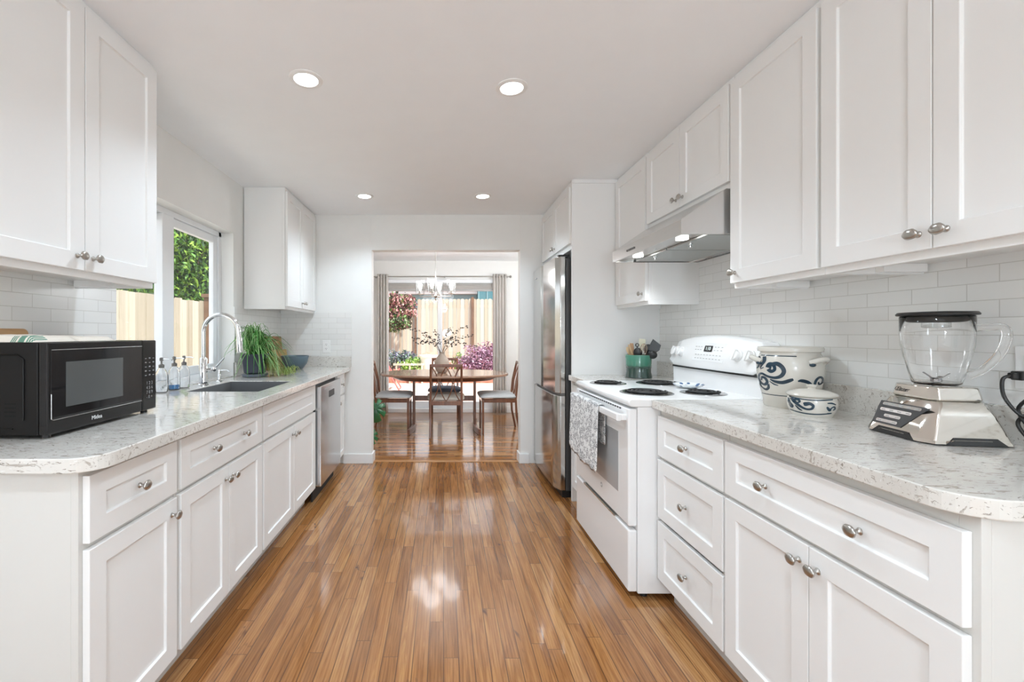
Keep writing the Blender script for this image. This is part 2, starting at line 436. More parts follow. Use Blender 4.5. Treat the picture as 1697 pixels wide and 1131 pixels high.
# ------------------------------------------------------------------ knob, shaker
def knob_mesh():
    m = MB()
    m.lathe([(.0085, 0), (.0085, .002), (.006, .004), (.0045, .008), (.0048, .014), (.007, .018)], seg=16)
    e = MB(); prof = []
    vs = []; seg, rings = 24, 10
    for i in range(rings+1):
        ph = PI*i/rings
        for k in range(seg):
            a = 2*PI*k/seg; g = 1+.035*math.cos(6*a+ph*1.5)*math.sin(ph)
            vs.append((.0185*math.sin(ph)*math.cos(a)*g*.78, .0185*math.sin(ph)*math.sin(a)*g, .0235-.0075*math.cos(ph)))
    fs = [(i*seg+k, i*seg+(k+1) % seg, (i+1)*seg+(k+1) % seg, (i+1)*seg+k) for i in range(rings) for k in range(seg)]
    m.add(vs, fs)
    me = bpy.data.meshes.new('knob'); me.from_pydata(m.v, [], m.f); me.materials.append(NICK)
    bm = bmesh.new(); bm.from_mesh(me); bmesh.ops.remove_doubles(bm, verts=bm.verts, dist=1e-5); bmesh.ops.recalc_face_normals(bm, faces=bm.faces); bm.to_mesh(me); bm.free()
    me.polygons.foreach_set('use_smooth', [True]*len(me.polygons)); me.set_sharp_from_angle(angle=math.radians(50))
    return me
KNOB = knob_mesh()
def knob(parent, base, pos, s):
    o = bpy.data.objects.new('knob', KNOB); C.objects.link(o); o.parent = parent
    o.location = Vector(pos)-Vector(base); o.rotation_euler = (random.uniform(-.15, .15), s*PI/2, 0)
    return o

def shaker_mb(xf, s, y0, y1, z0, z1, rail=.057, rz=None, t=.019, dp=.008):
    rz = rz or rail
    xb, xp = xf-s*t, xf-s*dp; c = .0015
    R = lambda x, a, b, cc, d: [(x, a, cc), (x, b, cc), (x, b, d), (x, a, d)]
    vs = R(xb, y0, y1, z0, z1)+R(xf, y0, y1, z0, z1)+R(xf, y0+rail, y1-rail, z0+rz, z1-rz)+R(xp, y0+rail+c, y1-rail-c, z0+rz+c, z1-rz-c)
    fs = [(0, 3, 2, 1), (12, 13, 14, 15)]
    for i in range(4):
        j = (i+1) % 4
        for b in (0, 4, 8): fs.append((b+i, b+j, b+4+j, b+4+i))
    return MB().add(vs, fs)

def front(kind, th, xf, s, y0, y1, z0, z1, knobs=(), rail=.057, rz=None):
    o = build(kind, shaker_mb(xf, s, y0, y1, z0, z1, rail, rz), CAB, th, bevel=.0016, seg=2)
    for (ky, kz) in knobs: knob(o, th['_o'], (xf, ky, kz), s)
    return o

def base_cab(label, s, xf, xw, y0, y1, ztop, fronts, name='base_cabinet', end_near=False, group=None, xtoe=.06):
    """xf front plane of doors, xw wall side; s outward normal sign"""
    xface = xf - s*.0195
    th = thing(name, label, 'cabinet', ((xface+xw)/2, (y0+y1)/2, 0), group)
    m = MB(); T = .018
    xi = xface - s*.019
    m.box(xi, y0, .1, xw, y0+T, ztop); m.box(xi, y1-T, .1, xw, y1, ztop)
    m.box(xi, y0+T, .1, xw, y1-T, .118); m.box(xw, y0+T, .118, xw+s*.01, y1-T, ztop)
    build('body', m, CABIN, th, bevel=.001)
    m = MB(); e = .035
    m.box(xface, y0, .1, xi, y0+e, ztop); m.box(xface, y1-e, .1, xi, y1, ztop)
    m.box(xface, y0+e, ztop-.045, xi, y1-e, ztop); m.box(xface, y0+e, .1, xi, y1-e, .14); m.box(xface, y0+e, .65, xi, y1-e, .70)
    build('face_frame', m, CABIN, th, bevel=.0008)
    m = MB(); m.box(xface-s*xtoe, y0+(.0 if end_near else 0), 0, xface-s*(xtoe+.015), y1, .1)
    if end_near: m.box(xface-s*xtoe, y0, 0, xw, y0+T, .1)
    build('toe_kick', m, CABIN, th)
    for fr in fronts: front(fr[0], th, xf, s, *fr[1:5], **(fr[5] if len(fr) > 5 else {}))
    return th

# ---- left base run (faces +X)
LX = -.915; ZTL = ZL-.038
kd = dict
dz0, dz1, oz1 = .672, .848, .655
db = .112
def ctr(a, b): return (a+b)/2
c0, c1 = 1.128, 1.499
base_cab('white base cabinet with one drawer over one door, under the microwave', 1, LX, XLW, c0-.012, c1+.008, ZTL,
    [('drawer', c0, c1, dz0, dz1, kd(knobs=[(ctr(c0, c1), ctr(dz0, dz1))])), ('door', c0, c1, db, oz1, kd(knobs=[(c1-.03, oz1-.05)]))], end_near=True)
c0, c1 = 1.522, 2.203; h = ctr(c0, c1)
base_cab('white base cabinet with a wide two-knob drawer over two doors, left of the sink cabinet', 1, LX, XLW, c0-.013, c1+.009, ZTL,
    [('drawer', c0, c1, dz0, dz1, kd(knobs=[(c0+(c1-c0)*.32, ctr(dz0, dz1)), (c0+(c1-c0)*.70, ctr(dz0, dz1))])),
     ('door', c0, h-.0015, db, oz1, kd(knobs=[(h-.03, oz1-.05)])), ('door', h+.0015, c1, db, oz1, kd(knobs=[(h+.03, oz1-.05)]))])
c0, c1 = 2.223, 3.118; h = ctr(c0, c1)
base_cab('white sink base cabinet with a plain false drawer front and two doors', 1, LX, XLW, c0-.010, c1+.006, ZTL,
    [('drawer_front', c0, c1, dz0, dz1), ('door', c0, h-.0015, db, oz1, kd(knobs=[(h-.03, oz1-.05)])), ('door', h+.0015, c1, db, oz1, kd(knobs=[(h+.03, oz1-.05)]))], name='sink_cabinet')
c0, c1 = 3.765, 4.045
base_cab('slim white base cabinet between the dishwasher and the end wall', 1, LX, XLW, c0-.012, YB-.002, ZTL,
    [('drawer', c0, c1, dz0, dz1, kd(knobs=[(ctr(c0, c1), ctr(dz0, dz1))], rail=.045)), ('door', c0, c1, db, oz1, kd(knobs=[(c0+.03, oz1-.05)], rail=.045))])

def arc(cx, cy, r, a0, a1, n=8):
    return [(cx+r*math.cos(a0+(a1-a0)*i/n), cy+r*math.sin(a0+(a1-a0)*i/n)) for i in range(n+1)]

# ---- left worktop with sink hole
SX0, SX1, SY0, SY1 = -1.395, -.995, 2.34, 2.86
XC, YN = -.872, 1.083
def left_top():
    th = thing('countertop', 'long flecked quartz countertop with undermount sink cutout below the window', 'countertop', (-1.2, 2.6, ZTL))
    r = .075; xb = XLW+.0005
    corner = arc(XC-r, YN+r, r, -PI/2, 0)
    near = [(xb, YN)] + corner + [(XC, SY0), (SX1, SY0), (SX0, SY0), (xb, SY0)]
    pol = [near, [(xb, SY0), (SX0, SY0), (SX0, SY1), (xb, SY1)], [(SX1, SY0), (XC, SY0), (XC, SY1), (SX1, SY1)],
           [(xb, SY1), (SX0, SY1), (SX1, SY1), (XC, SY1), (XC, YB-.0005), (xb, YB-.0005)]]
    build('worktop', MB().polys(pol, ZTL, ZL), QUARTZ, th, bevel=.003, seg=3)
    build('upstand', MB().box(xb, YB-.0205, ZL, XC+.01, YB-.0085, ZL+.1), QUARTZ, th, bevel=.001)
    build('upstand', MB().box(xb, wy1+.004, ZL, xb+.012, YB-.021, ZL+.1), QUARTZ, th, bevel=.001)
    build('upstand', MB().box(xb, YN, ZL, xb+.012, wy0-.004, ZL+.1), QUARTZ, th, bevel=.001)
left_top()

# ---- sink, faucet, air gap
def sink():
    th = thing('kitchen_sink', 'rectangular stainless undermount sink set in the quartz below the window', 'sink', ((SX0+SX1)/2, (SY0+SY1)/2, ZL-.25))
    z0, z1 = ZL-.25, ZL-.004; a, b, c, d = SX0+.0005, SX1-.0005, SY0+.0005, SY1-.0005; q = .004
    m = MB(); m.box(a, c, z0, b, d, z0+q); m.box(a, c, z0+q, a+q, d, z1); m.box(b-q, c, z0+q, b, d, z1); m.box(a+q, c, z0+q, b-q, c+q, z1); m.box(a+q, d-q, z0+q, b-q, d, z1)
    build('basin', m, M('satin steel basin', (.17, .175, .18), .45, .35), th)
    build('drain', MB().lathe([(.001, z0+q), (.045, z0+q), (.045, z0+q+.003), (.03, z0+q+.003), (.001, z0+q+.001)], ((SX0+SX1)/2-.05, (SY0+SY1)/2, 0), 24), CHROME, th, smooth=40)
sink()
def faucet():
    x, y = -1.44, 2.616
    th = thing('faucet', 'tall chrome gooseneck pull-down faucet behind the sink', 'faucet', (x, y, ZL))
    build('base', MB().lathe([(.030, ZL), (.030, ZL+.006), (.0235, ZL+.012), (.0235, ZL+.16), (.017, ZL+.168)], (x, y, 0), 28), CHROME, th, smooth=40)
    R = .105; zc = 1.225; pts = [(x, y, ZL+.16), (x, y, zc-.05), (x, y, zc)]
    for i in range(1, 19):
        a = PI - PI*i/18*1.0
        pts.append((x+R+R*math.cos(a), y, zc+R*math.sin(a)))
    pts += [(x+2*R+.004, y, zc-.04)]
    build('neck', MB().tube(pts, .0135, 18), CHROME, th, smooth=40)
    build('spray_head', MB().lathe([(.0148, 0), (.0165, -.01), (.0185, -.075), (.0165, -.092), (.012, -.094)], (x+2*R+.004, y, zc-.03), 24, Matrix.Rotation(-.05, 3, 'Y')), CHROME, th, smooth=40)
    m = MB().tube([(x, y, ZL+.095), (x+.05, y+.012, ZL+.097)], .013, 16); m.ellipsoid((x+.053, y+.013, ZL+.097), (.017, .017, .017))
    hd = build('valve', m, CHROME, th, smooth=50)
    build('lever', MB().tube([(x+.055, y+.014, ZL+.10), (x+.075, y+.02, ZL+.12), (x+.11, y+.03, ZL+.165)], [.006, .005, .004], 10), CHROME, th, parent=hd, smooth=50)
faucet()
def dispenser():
    x, y = -1.44, 2.80
    th = thing('soap_pump', 'small chrome built-in soap pump beside the faucet', 'soap dispenser', (x, y, ZL))
    build('collar', MB().lathe([(.018, ZL), (.018, ZL+.006), (.011, ZL+.012), (.011, ZL+.05), (.008, ZL+.055), (.008, ZL+.065), (.013, ZL+.067), (.013, ZL+.08), (.004, ZL+.083)], (x, y, 0), 20), CHROME, th, smooth=40)
    build('spout', MB().tube([(x, y, ZL+.073), (x+.06, y-.01, ZL+.076), (x+.075, y-.012, ZL+.066)], .005, 10), CHROME, th, smooth=50)
dispenser()

def soap_bottle(y, label, liquid):
    x = -1.487
    th = thing('soap_bottle', label, 'soap dispenser', (x, y, ZL), 'glass soap dispensers on the window ledge')
    z = ZL+.0005; seg = 36; vs = []; prof = [(.024, 0), (.028, .004), (.0285, .05), (.0285, .085), (.026, .105), (.018, .122), (.012, .13), (.012, .138)]
    m = MB()
    for r, zz in prof:
        for k in range(seg):
            a = 2*PI*k/seg; rr = r*(1+.035*math.cos(18*a)*(1 if .002 < zz < .11 else 0)); vs.append((x+rr*math.cos(a), y+rr*math.sin(a), z+zz))
    fs = [(i*seg+k, i*seg+(k+1) % seg, (i+1)*seg+(k+1) % seg, (i+1)*seg+k) for i in range(len(prof)-1) for k in range(seg)]+[list(range(seg))]
    m.add(vs, fs)
    m.lathe([(.010, z+.137), (.010, z+.13), (.016, z+.119), (.024, z+.103), (.0262, z+.085), (.0262, z+.006), (.022, z+.004), (.001, z+.004)], (x, y, 0), 36, cap0=False)
    build('bottle', m, GLASS, th, smooth=60, fix=False)
    if liquid: build('liquid', MB().lathe([(.001, z+.006), (.0250, z+.0065), (.0258, z+liquid), (.001, z+liquid)], (x, y, 0), 24), M('blue soap', (.05, .32, .75), .1, trans=.4), th, smooth=40)
    build('pump_collar', MB().lathe([(.0125, z+.13), (.0135, z+.132), (.0135, z+.146), (.006, z+.15), (.0045, z+.152), (.0045, z+.166), (.009, z+.167), (.009, z+.182), (.004, z+.185)], (x, y, 0), 20), M('pewter pump', (.25, .24, .23), .35, .9), th, smooth=40)
    build('pump_spout', MB().tube([(x, y, z+.176), (x+.045, y-.006, z+.176), (x+.06, y-.008, z+.172)], .003, 8), CHROME, th)
soap_bottle(2.50, 'empty clear glass soap bottle nearest the faucet', 0)
soap_bottle(2.41, 'clear glass soap bottle holding bright blue soap in the middle', .03)
soap_bottle(2.30, 'clear glass soap bottle half hidden behind the microwave', 0)

# ---- dishwasher
def dishwasher():
    x = -.883; y0, y1 = 3.145, 3.74
    th = thing('dishwasher', 'stainless steel built-in dishwasher near the end of the left run', 'dishwasher', (-1.2, ctr(y0, y1), 0))
    build('tub', MB().box(-.93, y0-.002, .105, XLW-.01+.03, y1+.002, ZTL-.012), STEELD, th)
    d = build('door', MB().box(x, y0, .11, -.929, y1, .80+.035), STEELH if False else steel('dishwasher steel', 2, (.66, .67, .68), .2), th, bevel=.006, seg=3)
    build('handle_pocket', MB().box(x-.001, y0+.22, .725, x+.0012, y0+.38, .775), STEELD, th, parent=d)
    build('control_strip', MB().box(x-.001, y0+.10, .80, x+.001, y0+.30, .806), GREYPL, th, parent=d)
    build('toe_panel', MB().box(-.955, y0, .0, -.945, y1, .10), DARK, th)
dishwasher()

# ------------------------------------------------------------------ upper cabinets
def upper_cab(label, s, xf, xw, y0, y1, zb, doors, zt=None, lip=.022, driver=False, lside=True):
    zt = zt or CZ-.001
    xface = xf-s*.0195; xi = xface-s*.02
    th = thing('wall_cabinet', label, 'cabinet', ((xface+xw)/2, ctr(y0, y1), zb-lip))
    m = MB(); m.box(xi, y0, zb+.008, xw, y1, zt)
    m.box(xi, y0, zb-lip, xw, y0+.016, zb+.008); m.box(xi, y1-.016, zb-lip, xw, y1, zb+.008)
    build('body', m, CAB, th, bevel=.0012)
    build('face_frame', MB().box(xface, y0, zb-lip, xi, y1, zt), CAB, th, bevel=.0012)
    for (a, b, z0, z1, kn) in doors: front('door', th, xf, s, a, b, z0, z1, knobs=kn)
    if driver:
        build('light_driver', MB().box(xw-s*(-.02), y1-.016, zb-lip+.003, xw+s*.16, y1-.045, zb+.008), WPLAS, th, bevel=.002)
    return th
UZ, UT = 1.425, 2.302
a, b, c = 1.086, 1.447, 1.808
upper_cab('large white two-door wall cabinet above the microwave', 1, -1.188, XLW, a-.01, c+.004, UZ,
    [(a, b-.002, UZ, UT, [(b-.032, UZ+.045)]), (b+.002, c, UZ, UT, [(b+.032, UZ+.045)])], driver=True)
a, c = 3.325, 4.06; b = ctr(a, c)
upper_cab('white two-door wall cabinet in the far left corner above the spider plant', 1, -1.188, XLW, a-.004, YB-.009, UZ,
    [(a, b-.002, UZ, UT, [(b-.03, UZ+.045)]), (b+.002, c, UZ, UT, [(b+.03, UZ+.045)])])
RXF = 1.2375
upper_cab('narrow white wall cabinet between the fridge panel and the hood', -1, RXF, XRW, 2.672, 3.157, UZ-.008,
    [(2.70-.02, 3.139, UZ-.008, UT, [(2.72, UZ+.04)])])
upper_cab('short white two-door wall cabinet above the range hood', -1, RXF, XRW, 1.886, 2.670, 1.875,
    [(2.292, 2.66, 1.88, UT, [(2.292+.03, 1.88+.045)]), (1.897, 2.288, 1.88, UT, [(2.288-.03, 1.88+.045)])])
upper_cab('tall single-door white wall cabinet next to the near end of the hood', -1, RXF, XRW, 1.438, 1.884, UZ+.008,
    [(1.449, 1.884, UZ+.008, UT, [(1.884-.03, UZ+.05)])], driver=True)
upper_cab('big white two-door wall cabinet above the blender', -1, RXF, XRW, .768, 1.436, UZ+.008,
    [(1.107, 1.4315, UZ+.008, UT, [(1.107+.03, UZ+.05)]), (.778, 1.1035, UZ+.008, UT, [(1.1035-.03, UZ+.05)])], driver=True)

# ------------------------------------------------------------------ right base run (faces -X)
RX = .967; ZTR = ZR-.038
th = base_cab('white three-drawer base cabinet beside the range', -1, RX, XRW, 1.505, 1.979, ZTR,
    [('drawer', 1.513, 1.972, .667, .847, kd(knobs=[(1.742, .757)])),
     ('drawer', 1.513, 1.972, .389, .650, kd(knobs=[(1.742, .5195)])),
     ('drawer', 1.513, 1.972, .112, .372, kd(knobs=[(1.742, .242)]))], name='drawer_cabinet')
a, b, c = .813, 1.1565, 1.5005
base_cab('white base cabinet with a wide two-knob drawer over two doors below the blender', -1, RX, XRW, a-.013, 1.503, ZTR,
    [('drawer', a, c, .667, .847, kd(knobs=[(c-.19, .757), (a+.20, .757)])),
     ('door', b+.0015, c, .112, .652, kd(knobs=[(b+.03, .602)])), ('door', a, b-.0015, .112, .652, kd(knobs=[(b-.03, .602)]))], end_near=True)
base_cab('narrow white base cabinet between the range and the fridge panel', -1, .93, XRW, 2.792, 3.157, ZTR,
    [('drawer', 2.80, 3.15, .667, .847, kd(knobs=[(2.975, .757)])), ('door', 2.80, 3.15, .112, .652, kd(knobs=[(2.85, .602)]))])

def right_tops():
    th = thing('countertop', 'flecked quartz countertop with rounded near corner under the blender and stoneware', 'countertop', (1.25, 1.37, ZTR))
    r = .09; X, yn, yf, xb = .945, .7785, 1.9785, XRW-.0005
    cor = arc(X+r, yn+r, r, -PI/2, -PI, 8)
    pol = [[(xb, yf), (X, yf)] + cor[::-1] + [(xb, yn)]]
    build('worktop', MB().polys(pol, ZTR, ZR), QUARTZ, th, bevel=.003, seg=3)
    build('upstand', MB().box(xb-.02, yn, ZR, xb, yf, ZR+.1), QUARTZ, th, bevel=.001)
    th = thing('countertop', 'short quartz countertop between the range and the fridge panel', 'countertop', (1.25, 2.97, ZTR))
    build('worktop', MB().box(.905, 2.781, ZTR, xb, 3.1585, ZR), QUARTZ, th, bevel=.003)
    build('upstand', MB().box(xb-.02, 2.785, ZR, xb, 3.158, ZR+.1), QUARTZ, th, bevel=.001)
right_tops()

# ------------------------------------------------------------------ fridge surround and fridge
th = thing('fridge_panel', 'tall white side panel between the range counter and the fridge', 'panel', (1.25, 3.17, 0))
build('panel', MB().box(.93, 3.16, 0, XR-.0005, 3.18, CZ-.001), CAB, th, bevel=.001)
build('top_strip', MB().box(.935, 3.150, 2.305, XR-.0005, 3.1598, CZ-.001), CAB, th)
th = thing('wall_cabinet', 'white two-door cabinet above the refrigerator', 'cabinet', (1.25, 3.63, 1.83))
build('body', MB().box(.9365, 3.181, 1.835, XR-.0005, YB-.001, CZ-.001), CAB, th, bevel=.001)
front('door', th, .917, -1, 3.19, 3.628, 1.875, 2.29, knobs=[(3.60, 1.915)])
front('door', th, .917, -1, 3.632, 4.07, 1.875, 2.29, knobs=[(3.66, 1.915)])

def fridge():
    y0, y1 = 3.215, 4.055; xf = .822
    th = thing('refrigerator', 'stainless steel french door refrigerator beside the wide opening', 'refrigerator', (1.2, ctr(y0, y1), 0))
    build('cabinet_body', MB().box(.905, y0+.012, .05, 1.55, y1-.012, 1.775), STEELD, th, bevel=.004)
    fs = steel('fridge steel', 2, (.60, .59, .57), .13)
    def door(name, a, b, z0, z1):
        # convex front, rounded near/far edges
        pts = []; n = 12
        for i in range(n+1):
            tt = i/n; yy = a+(b-a)*tt
            g = ((yy-y0)/(y1-y0)-.5)*2
            bow = .010*g*g
            e = min(tt, 1-tt)*(b-a); q = .03
            rr = 0 if e > q else (q-math.sqrt(max(0, q*q-(q-e)**2)))*1.0
            pts.append((xf+bow+rr, yy))
        poly = pts + [(.898, b), (.898, a)]
        return build(name, MB().prism(poly, z0, z1), fs, th, smooth=35, bevel=.003)
    m = ctr(y0, y1)
    door('door', y0, m-.003, .775, 1.785); door('door', m+.003, y1, .775, 1.785)
    fd = door('freezer_drawer', y0, y1, .06, .755)
    build('handle_recess', MB().box(.87, y0+.005, .7555, .897, y1-.005, .7745), M('dark trim metal', (.2, .2, .2), .3, 1.0), th)
    build('hinge', MB().box(.85, y0+.01, 1.7855, .93, y0+.05, 1.80), BLACK, th, bevel=.003)
    build('hinge', MB().box(.85, y1-.05, 1.7855, .93, y1-.01, 1.80), BLACK, th, bevel=.003)
    build('toe_grille', MB().box(.88, y0+.02, 0, .95, y1-.02, .049), BLACK, th)
    build('badge', MB().box(xf-.0006, y1-.20, 1.70, xf+.006, y1-.15, 1.709), GREYPL, th)
fridge()

# ------------------------------------------------------------------ range
def oven():
    y0, y1 = 1.983, 2.778; xf = .8435; zt = .918
    th = thing('range', 'white freestanding electric coil range with a lace towel on its door', 'stove', (1.2, ctr(y0, y1), 0))
    build('body', MB().box(.885, y0+.004, .03, XRW-.002, y1-.004, zt-.037), WPL, th, bevel=.003)
    for fx in (.93, 1.5):
        for fy in (y0+.05, y1-.05): build('foot', MB().lathe([(.018, 0), (.018, .03)], (fx, fy, 0), 12), BLACK, th)
    # cooktop
    xs = .842; r = .014
    poly = [(xs+.012, zt-.036), (xs, zt-.024), (xs, zt-.012), (xs+.004, zt-.004), (xs+.014, zt), (1.47, zt), (1.47, zt-.036)]
    ct = build('cooktop', MB().prism(poly, y0, y1, 'y'), WPL, th, smooth=50, bevel=.004)
    # door
    d = build('door', MB().box(xf, y0+.008, .335, .884, y1-.008, .872), WPL, th, bevel=.007, seg=3)
    build('window', MB().box(xf-.0012, 2.105, .455, xf+.002, 2.634, .745), M('oven window glass', (.42, .43, .435), .12, .0, coat=.5), th, parent=d, bevel=.0005)
    hm = MB(); hx = xf-.045
    hm.box(hx, y0+.03, .812, hx+.022, y1-.03, .846); hm.box(hx+.02, y0+.03, .815, xf+.002, y0+.06, .843); hm.box(hx+.02, y1-.06, .815, xf+.002, y1-.03, .843)
    build('handle', hm, WPL, th, parent=d, bevel=.005, seg=3)
    v = MB()
    for i in range(22): 
        yy = y0+.09+i*.029; v.box(xf-.0008, yy, .858, xf+.002, yy+.02, .8655)
    build('vent', v, DARK, th, parent=d)
    build('emblem', MB().lathe([(.001, 0), (.0135, 0), (.0135, .0012), (.001, .0012)], (xf-.001, 2.33, .41), 24, Matrix.Rotation(PI/2, 3, 'Y')), GREYPL, th, parent=d)
    text('logo', 'GE', .013, WPLAS, (xf-.0014, 2.33, .41), (PI/2, 0, -PI/2), d, th['_o'], shear=.3)
    dr = build('storage_drawer', MB().box(xf, y0+.008, .035, .884, y1-.008, .318), WPL, th, bevel=.008, seg=3)
    build('pull_lip', MB().box(xf-.004, y0+.16, .3185, .878, y1-.16, .326), STEELH, th, parent=dr, bevel=.001)
    # back guard
    m = MB(); x0 = 1.47
    build('backguard', MB().box(1.455, y0+.002, zt-.03, XRW-.002, y1-.002, 1.03), WPL, th, bevel=.02, seg=5)
    n = 16; vs = []; fs = []
    # console: tilted, arched top, rounded ends
    def sec(tt):
        yy = y0+(y1-y0)*tt; e = min(tt, 1-tt)*2
        arch = .040*(1-(2*tt-1)**2) - .055*max(0, 1-e/.12)**2*1.0
        top = 1.168+arch; bot = 1.022+.022*max(0, 1-e/.08)**2
        bow = -.012*(1-(2*tt-1)**2)
        return [(1.443+bow, yy, bot), (1.438+bow, yy, bot+.012), (1.452+bow, yy, ctr(bot, top)), (1.474+bow*.6, yy, top-.012), (1.486+bow*.3, yy, top-.002), (1.50, yy, top), (XRW-.003, yy, top-.004), (XRW-.003, yy, bot)]
    K = 8
    for i in range(n+1): vs += sec(i/n)
    for i in range(n):
        for k in range(K): fs.append((i*K+k, i*K+(k+1) % K, (i+1)*K+(k+1) % K, (i+1)*K+k))
    fs += [list(range(K)), [n*K+k for k in range(K)]]
    con = build('console', MB().add(vs, fs), WPL, th, smooth=50, bevel=.004)
    def on(yy, zz, off=0.0):     # point on the console face
        tt = (yy-y0)/(y1-y0); s = sec(tt)
        a, b, c = s[1], s[2], s[3]
        if zz < b[2]: k = (zz-a[2])/(b[2]-a[2]); x = a[0]+(b[0]-a[0])*k
        else: k = (zz-b[2])/(c[2]-b[2]); x = b[0]+(c[0]-b[0])*k
        return (x-off, yy, zz)
    tl = .22
    rotm = Matrix.Rotation(-PI/2+tl, 3, 'Y')
    for yy in (2.060, 2.140, 2.650, 2.720):
        p = on(yy, 1.108)
        kk = MB().lathe([(.030, -.004), (.030, .003), (.025, .006), (.024, .020), (.022, .023), (.001, .024)], p, 28, rotm)
        mt = Matrix.Translation(Vector(p)+Vector((-.021, 0, .005))) @ Matrix.Rotation(tl, 4, 'Y') @ Matrix.Rotation(.25, 4, 'X')
        kk.boxm(mt, .014, .014, .052)
        build('control_knob', kk, WPLAS, th, parent=con, smooth=40, bevel=.0015)
    # control panel and clock
    def quad(ya, yb, za, zb, off):
        m = MB(); N_ = 6
        for i in range(N_):
            a, b = ya+(yb-ya)*i/N_, ya+(yb-ya)*(i+1)/N_
            m.add([on(a, za, off), on(b, za, off), on(b, zb, off), on(a, zb, off)], [(0, 1, 2, 3)])
        return m
    build('control_panel', quad(2.24, 2.52, 1.065, 1.165, .0012), M('panel overlay', (.80, .81, .81), .35), th, parent=con, fix=False, solid=.0004)
    clk = build('clock_display', quad(2.345, 2.415, 1.118, 1.150, .0022), BLACK, th, parent=con, fix=False, solid=.0004)
    text('clock_digits', '1:10', .027, M('clock glow', (.3, .35, .35), .5, emit=(.75, .85, .85), estr=.9), on(2.38, 1.134, .0032), (PI/2-tl, 0, -PI/2), con, th['_o'])
    g = MB()
    for j, zz in enumerate((1.078, 1.098)):
        for i in range(9):
            ya = 2.262+i*.027; p = on(ya, zz, .002); q = on(ya+.013, zz+.003, .002); g.add([(p[0], p[1], p[2]), (p[0], q[1], p[2]), (q[0], q[1], q[2]), (q[0], p[1], q[2])], [(0, 1, 2, 3)])
    for zz in (1.125, 1.142):
        for ya in (2.26, 2.29, 2.315, 2.44, 2.465, 2.49):
            p = on(ya, zz, .002); q = on(ya+.013, zz+.003, .002); g.add([(p[0], p[1], p[2]), (p[0], q[1], p[2]), (q[0], q[1], q[2]), (q[0], p[1], q[2])], [(0, 1, 2, 3)])
    build('button_marks', g, GREYPL, th, parent=con, fix=False)
    build('painted_shadow_strip', MB().box(1.445, y0+.025, 1.012, 1.4562, y1-.025, 1.0225), DARK, th)  # dark strip stands in for the shade under the console
    coil = M('black burner coil', (.02, .02, .02), .45, .3)
    for i, (bx, by, R) in enumerate(((1.022, 2.20, .098), (1.30, 2.185, .076), (1.285, 2.605, .098), (.985, 2.615, .076))):
        z = zt
        bm_ = MB().lathe([(R+.028, z), (R+.028, z+.002), (R+.022, z+.0045), (R+.012, z+.002), (R*.6, z+.001), (.001, z+.001)], (bx, by, 0), 40)
        b = build('drip_pan', bm_, M('chrome drip pan', (.35, .35, .35), .15, 1.0), th, smooth=40)
        turns = 4 if R > .09 else 3; pts = []
        for k in range(turns*28+1):
            a = 2*PI*k/28; rr = .022+(R-.024)*k/(turns*28); pts.append((bx+rr*math.cos(a), by+rr*math.sin(a), z+.009))
        cm = MB().tube(pts, .0048, 8)
        for a in (0.5, 0.5+2*PI/3, 0.5+4*PI/3): cm.bar((bx, by, z+.004), (bx+R*1.02*math.cos(a), by+R*1.02*math.sin(a), z+.004), .003, .006)
        cm.lathe([(.018, z+.003), (.018, z+.010), (.001, z+.011)], (bx, by, 0), 16)
        build('burner_coil', cm, coil, th, parent=b, smooth=50)
    return th
oven()

# towel on the oven handle
def oven_towel():
    n = N('lace print cotton'); v = n.obj()
    vo = n.node('ShaderNodeTexVoronoi', feature='DISTANCE_TO_EDGE'); n.link(v, vo.inputs['Vector']); vo.inputs['Scale'].default_value = 85
    f2 = n.noise(v, 70, 3, .6, 1.0)
    fac = n.ramp(n.math('MULTIPLY', vo.outputs['Distance'], n.math('ADD', f2, .4)), [(.03, (0, 0, 0)), (.14, (1, 1, 1))])
    f3 = n.ramp(n.noise(v, 45, 2), [(.42, (0, 0, 0)), (.5, (1, 1, 1))])
    n.link(n.mix(n.math('MULTIPLY', n.math('MULTIPLY', fac, f3), .9), (.80, .80, .79), (.17, .17, .18)), n.p.inputs['Base Color']); n.p.inputs['Roughness'].default_value = .9
    n.bump(fac, .4, .001)
    xo = .8435-.045
    y0, y1 = 2.235, 2.715
    th = thing('kitchen_towel', 'white and grey lace-patterned towel draped over the oven handle', 'towel', (xo, ctr(y0, y1), .55))
    nu, nv = 36, 30; vs = []; fs = []
    path = []
    # over the bar: front drop, top, back drop
    L = [(-.008, .50), (-.008, .60), (-.008, .70), (-.007, .80), (-.006, .845), (.000, .852), (.012, .853), (.024, .850), (.029, .84), (.029, .78), (.029, .70), (.029, .64)]
    for i in range(nu+1):
        u = i/nu; y = y0+(y1-y0)*u
        for j, (dx, z) in enumerate(L):
            t = max(0, (.80-z)/.3); fold = .0085*math.sin(u*26+.5)*t + .004*math.sin(u*61)*t
            zz = z
            if j < 4: zz = z - .035*u*0 - (.02*math.sin(u*3.1)+.006*math.sin(u*17))*t + .02*t*u
            x = xo+dx+(min(0, -abs(fold)*.9-.002*t) if j < 5 else (abs(fold)*.4 if j > 8 else 0))
            if j > 7: x = min(x, .8405)
            vs.append((x, y + (.012*(t)*(u-.2)), zz))
    K = len(L)
    for i in range(nu):
        for j in range(K-1): fs.append((i*K+j, i*K+j+1, (i+1)*K+j+1, (i+1)*K+j))
    build('cloth', MB().add(vs, fs), n.m, th, smooth=80, fix=False, solid=.003, sub=1)
oven_towel()

